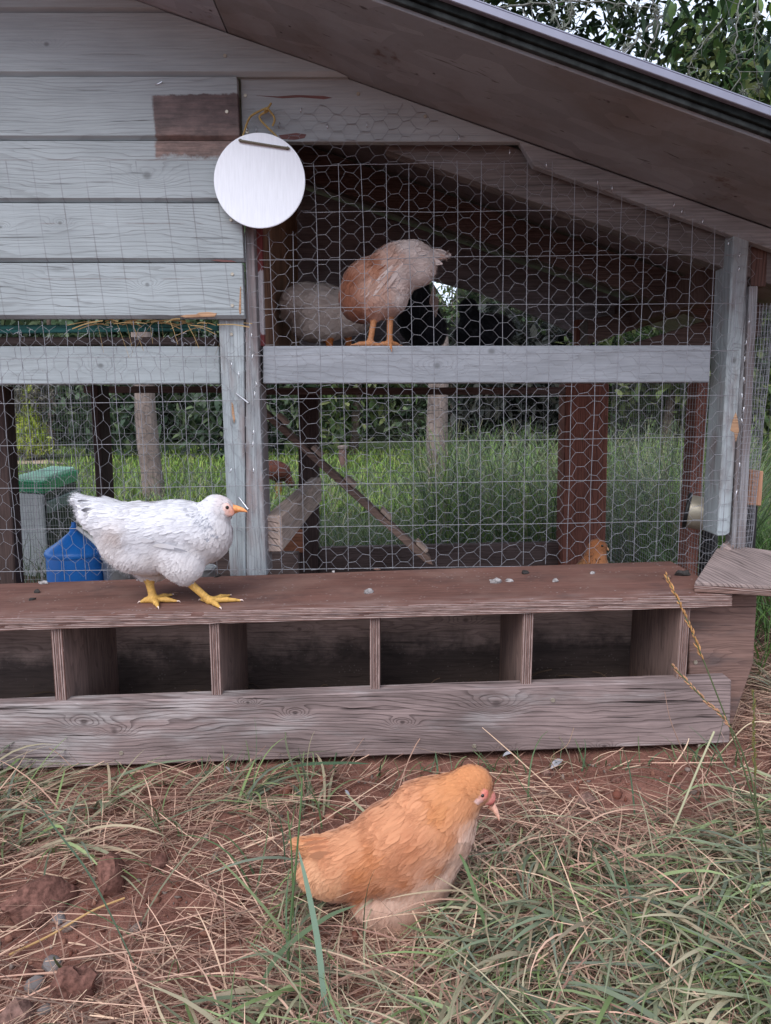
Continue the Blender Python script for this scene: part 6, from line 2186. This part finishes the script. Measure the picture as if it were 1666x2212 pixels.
for (px, py, L_, an, lb) in ((1190, 1664, 0.030, 0.8, 'wispy grey-white down feather at the foot of the board'), (500, 1680, 0.02, 2.2, 'small white feather in the straw below the board'), (1086, 1643, 0.018, 0.2, 'bluish white feather against the board, above the buff chicken'), (755, 1730, 0.018, 1.9, 'dark-eyed white feather on the bare earth left of the buff chicken')):
    c = G(px, py, 0.008)
    K = 7
    t = np.linspace(0, 1, K)
    d = np.array([math.cos(an), math.sin(an) * 0.6, 0.25]); d /= np.linalg.norm(d)
    P = c + d * (t * L_)[:, None] + np.array([0, 0, 0.004]) * (4 * t * (1 - t))[:, None]
    Vn, Qn = ribbons(P[None], np.array([[-d[1], d[0], 0.4]]), np.array([.2, .7, 1, 1, .9, .6, .1]), np.array([L_ * 0.35]))
    o = obj_np('feather', Vn, Qn, M['feather'], None, True, np.tile(np.array([[0.36, 0.35, 0.38]]), (len(Vn), 1)))
    tag(o, lb, 'feather', 'loose feathers on the ground')

# grass behind the coop and on the lawn
def field(name, n, xr, yr, Lr, wr, cols, label, near_pow=1.0, p0=(0.9, 1.5), p1=(-0.2, 1.2), dens=None, K=5):
    u = rng.random(n) ** near_pow
    y = yr[0] + (yr[1] - yr[0]) * u
    x = rng.uniform(*xr, n) * (y / yr[1] if near_pow > 1 else 1)
    if dens is not None:
        k = rng.random(n) < dens(x, y)
        x, y = x[k], y[k]
        n = len(x)
    base = np.stack([x, y, gh(x, y)], -1)
    P, sd, pf = blade_set(base, rng.uniform(0, 6.28, n), rng.uniform(*Lr, n), None, rng.uniform(*p0, n), rng.uniform(*p1, n), None, K, None, 0.3, 0.3)
    put_blades(name, P, sd, pf, rng.uniform(*wr, n) * (0.7 + 0.12 * y), pick(cols, n), M['grass'], label, clampz=False)


LG = [lin(116, 146, 64), lin(134, 160, 72), lin(100, 130, 58), lin(146, 154, 86)]
DG = [lin(98, 118, 82), lin(118, 132, 98), lin(88, 106, 80), lin(146, 142, 112)]
field('lawn_grass', 15000, (-7.5, 4.0), (4.2, 10.5), (0.05, 0.13), (0.005, 0.010), LG, 'short bright lawn beyond the wire fence', 1.4, dens=lambda x, y: np.where((x < -3.7) & (y > 7.7) & (y < 9.3), 0.0, 1.0))
field('meadow_grass', 9000, (-4.5, 4.5), (2.55, 6.0), (0.08, 0.26), (0.003, 0.006), DG, 'longer grass close behind the coop', 1.3)
field('tall_grass', 5200, (0.35, 3.4), (2.6, 6.5), (0.28, 0.62), (0.003, 0.007), DG + LG[:1], 'tall seeding grass behind the right half of the coop', 1.5, (1.0, 1.5), (0.0, 1.2), None, 7)
field('tall_grass', 2600, (0.86, 1.9), (1.55, 3.2), (0.10, 0.34), (0.003, 0.007), [lin(86, 118, 58), lin(100, 130, 66), lin(76, 104, 56)], 'green grass growing past the right corner of the coop', 1.0, (0.8, 1.4), (-0.4, 0.9), None, 7)
n = 1600
x = rng.uniform(0.66, 1.5, n); y = rng.uniform(1.15, 1.9, n)
base = np.stack([x, y, gh(x, y) + rng.uniform(0, .015, n)], -1)
P, sd, pf = blade_set(base, rng.uniform(0, 6.28, n), rng.uniform(0.05, 0.2, n), None, rng.normal(0.1, 0.2, n), rng.normal(-.1, .2, n), None, 6)
put_blades('straw_litter', P, sd, pf, rng.uniform(0.001, 0.003, n), pick(STRAWC, n), M['straw'], 'dry straw on the ground past the right end of the nest box')

# pale path across the lawn
pth = []
xx = np.linspace(-7.5, -3.6, 30)
Vp = np.concatenate([np.stack([xx, 7.9 + 0.05 * np.sin(xx * 3), np.full(30, 0.006)], -1), np.stack([xx, 9.3 + 0.1 * np.sin(xx * 2) - np.clip(xx + 4.6, 0, 1) * 1.2, np.full(30, 0.006)], -1)])
Qp = np.array([[i, i + 1, 31 + i, 30 + i] for i in range(29)])
M['path'] = plain('sandy_path', (0.36, 0.27, 0.20), 0.95, 0, 0.1, 0.2, 20)
tag(obj_np('path', Vp, Qp, M['path']), kind='structure')

# ------------------------------------------------------------------ trees, hedge, shrubs
def leaf_cloud(name, centres, radii, n, Lr, cols, parent, mat=None, flat=0.0, droop=0.5, wk=0.42, shell=0.55, K=4):
    m = len(centres)
    w_ = np.array([r[0] * r[1] * r[2] for r in radii]) ** 0.8
    ci = rng.choice(m, n, p=w_ / w_.sum())
    d = rng.normal(0, 1, (n, 3)); d /= np.linalg.norm(d, axis=1, keepdims=True)
    rr = (shell + (1 - shell) * rng.random(n)) * (0.85 + 0.3 * rng.random(n))
    p = np.array(centres)[ci] + d * np.array(radii)[ci] * rr[:, None]
    p[:, 2] = np.maximum(p[:, 2], gh(p[:, 0], p[:, 1]) + 0.02)
    L = rng.uniform(*Lr, n)
    az = rng.uniform(0, 6.28, n)
    pit = rng.normal(-droop, 0.5, n)
    P, sd, pf = blade_set(p, az, L, None, pit, pit - 0.5, None, K, np.array([.25, 1, .85, .08]) if K == 4 else np.array([.15, .8, 1, .9, .6, .05]), 0.7, 0.1)
    c = pick(cols, n, 0.22)
    Vn, Qn = ribbons(P, sd, pf, L * wk)
    tn = np.repeat(c, 2 * K, 0)
    o = obj_np(name, Vn, Qn, mat or M['leaf'], parent, False, np.clip(tn, .003, .6))
    o['kind'] = 'stuff'
    return o


def trunk_of(root, base, top, r, branches=(), mat='bark'):
    P = smooth_path([np.array(base) - np.array([0, 0, .1]), (np.array(base) * .5 + np.array(top) * .5) + np.array([.05, .03, 0]) * r * 10, np.array(top)], 14)
    Vn, Qn = tubes(P[None], np.linspace(r, r * 0.35, 14), 10)
    obj_np('trunk', Vn, Qn, M[mat], root, True)
    for (a, q, rb) in branches:
        P = smooth_path([np.array(a), (np.array(a) + np.array(q)) / 2 + np.array([0, 0, .1]), np.array(q)], 12)
        Vn, Qn = tubes(P[None], np.linspace(rb, rb * 0.3, 12), 7)
        obj_np('limb', Vn, Qn, M[mat], root, True)


EV = [lin(84, 102, 76), lin(70, 88, 66), lin(104, 118, 86), lin(62, 78, 62)]
EV2 = [lin(92, 112, 72), lin(116, 132, 82), lin(76, 96, 64), lin(134, 142, 94)]
hedges = [
    (-5.4, 11.5, 1.5, 1.0, 3.4, EV, 'dark evergreen shrub behind the green lidded bin'),
    (-3.3, 9.6, 1.25, 0.8, 2.4, EV, 'dark leafy shrub directly behind the leaning fence post'),
    (-1.6, 9.2, 1.2, 0.8, 2.6, EV, 'dark shrub behind the red hen and the middle post'),
    (-0.45, 9.8, 0.95, 0.9, 2.9, EV2, 'lighter green shrub behind the lower middle opening'),
    (1.75, 8.4, 1.1, 0.8, 1.65, [lin(58, 60, 56), lin(70, 70, 62), lin(48, 52, 48)], 'dusky grey-brown bush behind the tall grass'),
    (3.2, 8.2, 1.3, 0.9, 3.0, EV2, 'green shrub behind the right side mesh'),
    (5.2, 9.0, 1.6, 1.0, 3.4, EV2, 'broad green shrub past the right corner of the coop'),
    (-7.6, 11.8, 1.5, 1.0, 3.2, EV2, 'pale green shrub at the far left beyond the path'),
    (-4.35, 8.7, 0.42, 0.4, 1.0, [lin(96, 92, 82), lin(80, 80, 70), lin(110, 104, 90)], 'low grey twiggy bush beside the sandy path'),
]
for i, (x, y, rx, ry, hgt, cols, lb) in enumerate(hedges):
    t_ = empty('shrub', (x, y, 0), lb, 'shrub', 'shrubs along the far side of the lawn')
    cs, rs = [], []
    r_ = random.Random(400 + i)
    for k in range(16):
        f = r_.random()
        cs.append((x + r_.uniform(-.6, .6) * rx, y + r_.uniform(-.5, .5) * ry, hgt * (0.12 + 0.76 * f)))
        q = r_.uniform(0.3, 0.5)
        rs.append((rx * q * 1.2, ry * q, hgt * q * 0.5))
    small = hgt < 1.5
    leaf_cloud('crown', cs, rs, 2000 if small else 5200, (0.05, 0.10) if small else (0.09, 0.20), cols, t_, shell=0.35)
    trunk_of(t_, (x, y, 0), (x + .1, y, hgt * 0.8), 0.03 if small else 0.07)

# yellow-green conifer by the path
c = PY(72, 1000, 8.6)
t_ = empty('conifer', (c[0], 8.6, 0), 'young yellow-green conifer beside the path, seen through the left mesh', 'conifer')
cs, rs = [], []
for k in range(9):
    f = k / 8
    cs.append((c[0], 8.6, 0.12 + 0.72 * f)); rs.append((0.24 * (1 - 0.85 * f), 0.24 * (1 - 0.85 * f), 0.12))
leaf_cloud('crown', cs, rs, 3600, (0.05, 0.10), [lin(180, 196, 84), lin(160, 180, 76), lin(196, 206, 108)], t_, droop=-0.9, wk=0.2, shell=0.4)
trunk_of(t_, (c[0], 8.6, 0), (c[0], 8.6, 0.8), 0.02)

# one long clipped hedge closes the view behind the shrubs
t_ = empty('hedge', (0, 13.0, 0), 'long dark clipped hedge closing off the garden behind all the shrubs', 'hedge')
hx = np.linspace(-16, 14, 90)
hz = np.linspace(0, 3.0, 14)
HX, HZ = np.meshgrid(hx, hz)
HY = 13.3 + 0.5 * (fbm(HX * 1.3, HZ * 1.7, 55) - 0.45)
gapf = lambda x: 1 - (0.40 + 0.16 * (vnoise(x * 17, x * 0, 61) - 0.5)) * np.exp(-((x - 1.06) / 0.19) ** 4)
HZ2 = HZ * (1 + 0.25 * (vnoise(HX * 0.6, HX * 0, 56) - 0.5)) * gapf(HX)
Vh = np.concatenate([np.stack([HX, HY, HZ2], -1).reshape(-1, 3), np.stack([HX, HY + 0.9, HZ2], -1).reshape(-1, 3)])
ii = np.arange(14 * 90).reshape(14, 90)
fa_ = np.stack([ii[:-1, :-1], ii[:-1, 1:], ii[1:, 1:], ii[1:, :-1]], -1).reshape(-1, 4)
tp_ = np.stack([ii[-1, :-1], ii[-1, 1:], ii[-1, 1:] + 1260, ii[-1, :-1] + 1260], -1)
obj_np('branches', Vh, np.concatenate([fa_, fa_[:, ::-1] + 1260, tp_]), plain('hedge_branches', (0.035, 0.042, 0.026), 0.9, 0, 0.1, 0.5, 6, 0.8), t_)
nh = 15000
px_, pz_ = rng.uniform(-16, 14, nh), rng.uniform(0.02, 3.2, nh)
pz_ *= gapf(px_) ** np.where(rng.random(nh) < 0.18, 0.35, 1.0)
p = np.stack([px_, 13.3 + 0.5 * (fbm(px_ * 1.3, pz_ * 1.7, 55) - 0.45) - rng.uniform(-0.05, 0.15, nh), pz_], -1)
L = rng.uniform(0.10, 0.22, nh)
P, sd, pf = blade_set(p, rng.uniform(3.3, 6.1, nh), L, None, rng.normal(-.2, .6, nh), rng.normal(-.8, .4, nh), None, 4, np.array([.25, 1, .85, .08]), 0.8, 0.1)
Vn, Qn = ribbons(P, sd, pf, L * 0.5)
o = obj_np('foliage', Vn, Qn, M['leaf'], t_, False, np.clip(np.repeat(pick(EV, nh, .25), 8, 0), .003, .6))
o['kind'] = 'stuff'

t_ = empty('sapling', (1.12, 12.2, 0), 'thin young tree standing in the bright gap of the hedge', 'tree')
leaf_cloud('crown', [(1.05, 12.2, 2.3), (1.2, 12.2, 2.0), (0.95, 12.2, 1.75), (1.1, 12.2, 2.75)], [(0.3, 0.3, 0.4)] * 4, 330, (0.06, 0.12), EV2, t_, shell=0.2)
trunk_of(t_, (1.12, 12.2, 0), (1.1, 12.2, 2.9), 0.025)

# a far belt of taller trees so the sky only shows through gaps
for i, (x, y, hgt, rx, lb) in enumerate(((-8.5, 17, 7.5, 3.0, 'tall dark tree far behind the bin'), (-4.2, 16.5, 8.0, 2.4, 'tall tree far behind the leaning fence post'), (-0.9, 17, 8.5, 1.75, 'tall tree far behind the red hen'),
                                          (3.6, 16, 7.8, 2.3, 'tall tree far behind the tall grass'), (7.5, 15, 8.0, 3.0, 'tall tree far behind the right corner of the coop'))):
    t_ = empty('tree', (x, y, 0), lb, 'tree', 'trees on the far side of the garden')
    cs, rs = [], []
    r_ = random.Random(500 + i)
    for k in range(26):
        f = r_.random()
        cs.append((x + r_.uniform(-.65, .65) * rx, y + r_.uniform(-.8, .8), hgt * (0.08 + 0.85 * f)))
        q = r_.uniform(0.25, 0.45)
        rs.append((rx * q, rx * q * .8, hgt * q * 0.4))
    leaf_cloud('crown', cs, rs, 7500, (0.2, 0.42), EV if i % 2 else EV2, t_, shell=0.2)
    trunk_of(t_, (x, y, 0), (x, y, hgt * .85), 0.16)
# pale post on the lawn
c = PY(741, 985, 7.6)
g_ = PY(741, 1004, 7.6)
pp_ = empty('marker_post', (g_[0], 7.6, 0), 'short pale post standing on the far lawn', 'post')
bm_obj('shaft', lathe_bm([(0.045, -0.02), (0.045, 0.16), (0.04, 0.2)], (g_[0], 7.6), 14), M['blockdull'], pp_, True)
bm_obj('cap', lathe_bm([(0.055, 0.2005), (0.055, 0.225), (0.03, 0.235)], (g_[0], 7.6), 14), M['grey_z'], pp_, True)

# ------------------------------------------------------------------ the big tree over the coop
bt = empty('broadleaf_tree', (4.9, 6.6, 0), 'large broadleaved tree with lichened bare twigs hanging over the roof', 'tree')
trunk_of(bt, (4.9, 6.6, 0), (4.2, 6.2, 5.4), 0.24, (((4.5, 6.4, 3.2), (1.4, 5.0, 4.4), 0.09), ((4.4, 6.3, 3.9), (2.2, 5.6, 5.2), 0.08), ((4.6, 6.4, 3.0), (3.2, 4.6, 3.7), 0.06)))
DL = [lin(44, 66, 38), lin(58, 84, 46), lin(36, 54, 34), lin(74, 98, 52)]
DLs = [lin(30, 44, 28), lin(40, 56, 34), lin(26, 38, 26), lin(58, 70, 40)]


def at_px(n, x0, x1, y0, y1, Y0, Y1):
    """random points of the air between two distances behind this stretch of the roof edge"""
    out = []
    while len(out) < n:
        px, py = rng.uniform(x0, x1), rng.uniform(y0, y1)
        Yv = rng.uniform(Y0, Y1)
        out.append(PY(px, py, Yv))
    return out


def crown(name, n, box_, Yr, Lr, cols, droop, wk, K=6, dens=None):
    px = rng.uniform(box_[0], box_[1], n); py = rng.uniform(box_[2], box_[3], n); Yv = rng.uniform(*Yr, n)
    if dens is not None:
        k = rng.random(n) < dens(px, py)
        px, py, Yv = px[k], py[k], Yv[k]
    p = np.array([PY(a, q, y) for a, q, y in zip(px, py, Yv)])
    n = len(p)
    L = rng.uniform(*Lr, n)
    pit = rng.normal(-droop, 0.35, n)
    P, sd, pf = blade_set(p, rng.uniform(0, 6.28, n), L, None, pit + .3, pit - 0.5, None, K, np.array([.12, .75, 1, .9, .55, .03]), 0.6, 0.12)
    Vn, Qn = ribbons(P, sd, pf, L * wk)
    o = obj_np(name, Vn, Qn, M['leaf'], bt, True, np.clip(np.repeat(pick(cols, n, 0.2), 2 * K, 0), .003, .6))
    o['kind'] = 'stuff'


def den_back(px, py):
    q = np.clip(1.15 - 0.75 * np.clip((px - 1000) / 700, 0, 1) - 0.55 * np.clip((py - 60) / 260, 0, 1) * np.clip((px - 1150) / 350, 0, 1), 0.12, 1)
    return q * np.clip(0.35 + 1.3 * vnoise(px / 60, py / 60, 77), 0.1, 1)


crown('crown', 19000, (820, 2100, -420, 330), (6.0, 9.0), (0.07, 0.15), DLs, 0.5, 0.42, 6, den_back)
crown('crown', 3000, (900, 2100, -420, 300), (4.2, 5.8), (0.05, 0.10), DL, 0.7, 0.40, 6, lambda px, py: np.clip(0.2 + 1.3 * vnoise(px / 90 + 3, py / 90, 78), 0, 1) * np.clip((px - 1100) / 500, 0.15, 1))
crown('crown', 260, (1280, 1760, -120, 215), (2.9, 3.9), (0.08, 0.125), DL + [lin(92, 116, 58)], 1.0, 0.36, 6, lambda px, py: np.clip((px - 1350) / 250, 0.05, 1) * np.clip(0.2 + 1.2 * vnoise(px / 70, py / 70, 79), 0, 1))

# bare twigs with lichen
tw = [((960, -60), (1080, 60), (1240, 90), (1330, 150), (1420, 190)), ((1000, 40), (1120, 10), (1300, 5), (1420, 20)), ((1450, 20), (1390, 70), (1340, 120), (1290, 150)), ((1180, -20), (1210, 60), (1225, 110), (1215, 200)),
      ((1240, -30), (1230, 40), (1190, 90), (1180, 160)), ((1120, 80), (1170, 130), (1260, 150), (1330, 160)), ((1060, 60), (1010, 130), (960, 150)), ((1600, -30), (1590, 90), (1605, 200)), ((1640, -20), (1630, 100), (1645, 240)),
      ((1330, 120), (1345, 180), (1335, 250)), ((1250, 140), (1270, 200), (1290, 240)), ((1560, 40), (1500, 120), (1480, 180)), ((980, -20), (1040, 30), (1060, 90)), ((1130, 20), (1150, 90), (1140, 150)), ((1400, -40), (1420, 60), (1380, 140))]
for i, pts in enumerate(tw):
    Y0 = random.uniform(3.0, 4.2)
    P = np.array([PY(x, y, Y0 + random.uniform(-.15, .15)) for x, y in pts])
    Ps = smooth_path(P, 24)
    Ps += rng.normal(0, 0.004, Ps.shape)
    r0 = random.uniform(0.0045, 0.008) if i < 3 else random.uniform(0.0025, 0.0045)
    parts = [tubes(Ps[None], np.linspace(r0, r0 * 0.4, 24), 5)]
    for k in range(7):
        j = random.randint(3, 20)
        d = np.array([random.uniform(-1, 1), random.uniform(-.4, .4), random.uniform(-1, .5)])
        d /= np.linalg.norm(d)
        L = random.uniform(0.04, 0.17)
        q = smooth_path([Ps[j], Ps[j] + d * L * .5 + np.array([0, 0, random.uniform(-.02, .02)]), Ps[j] + d * L], 8)
        parts.append(tubes(q[None], np.linspace(r0 * .5, r0 * .2, 8), 4))
    Vn, Qn = merge(parts)
    tg = obj_np('twig', Vn, Qn, M['lichen_twig'], bt, True)
    # tufts of lichen
    cl = []
    for k in range(9 if i < 6 else 4):
        j = random.randint(0, 23)
        m_ = 26
        c0 = Ps[j] + rng.normal(0, .006, 3)
        dd = rng.normal(0, 1, (m_, 3)); dd[:, 2] -= 0.6; dd /= np.linalg.norm(dd, axis=1, keepdims=True)
        Ln = rng.uniform(0.008, 0.03, m_)
        cl.append(np.stack([np.repeat(c0[None], m_, 0), c0 + dd * Ln[:, None] * .6 + rng.normal(0, .003, (m_, 3)), c0 + dd * Ln[:, None]], 1))
    Vn, Qn = tubes(np.concatenate(cl), np.array([0.0022, 0.0018, 0.0006]), 3)
    lo_ = obj_np('lichen', Vn, Qn, M['lichen'], tg, False)
    lo_['kind'] = 'stuff'
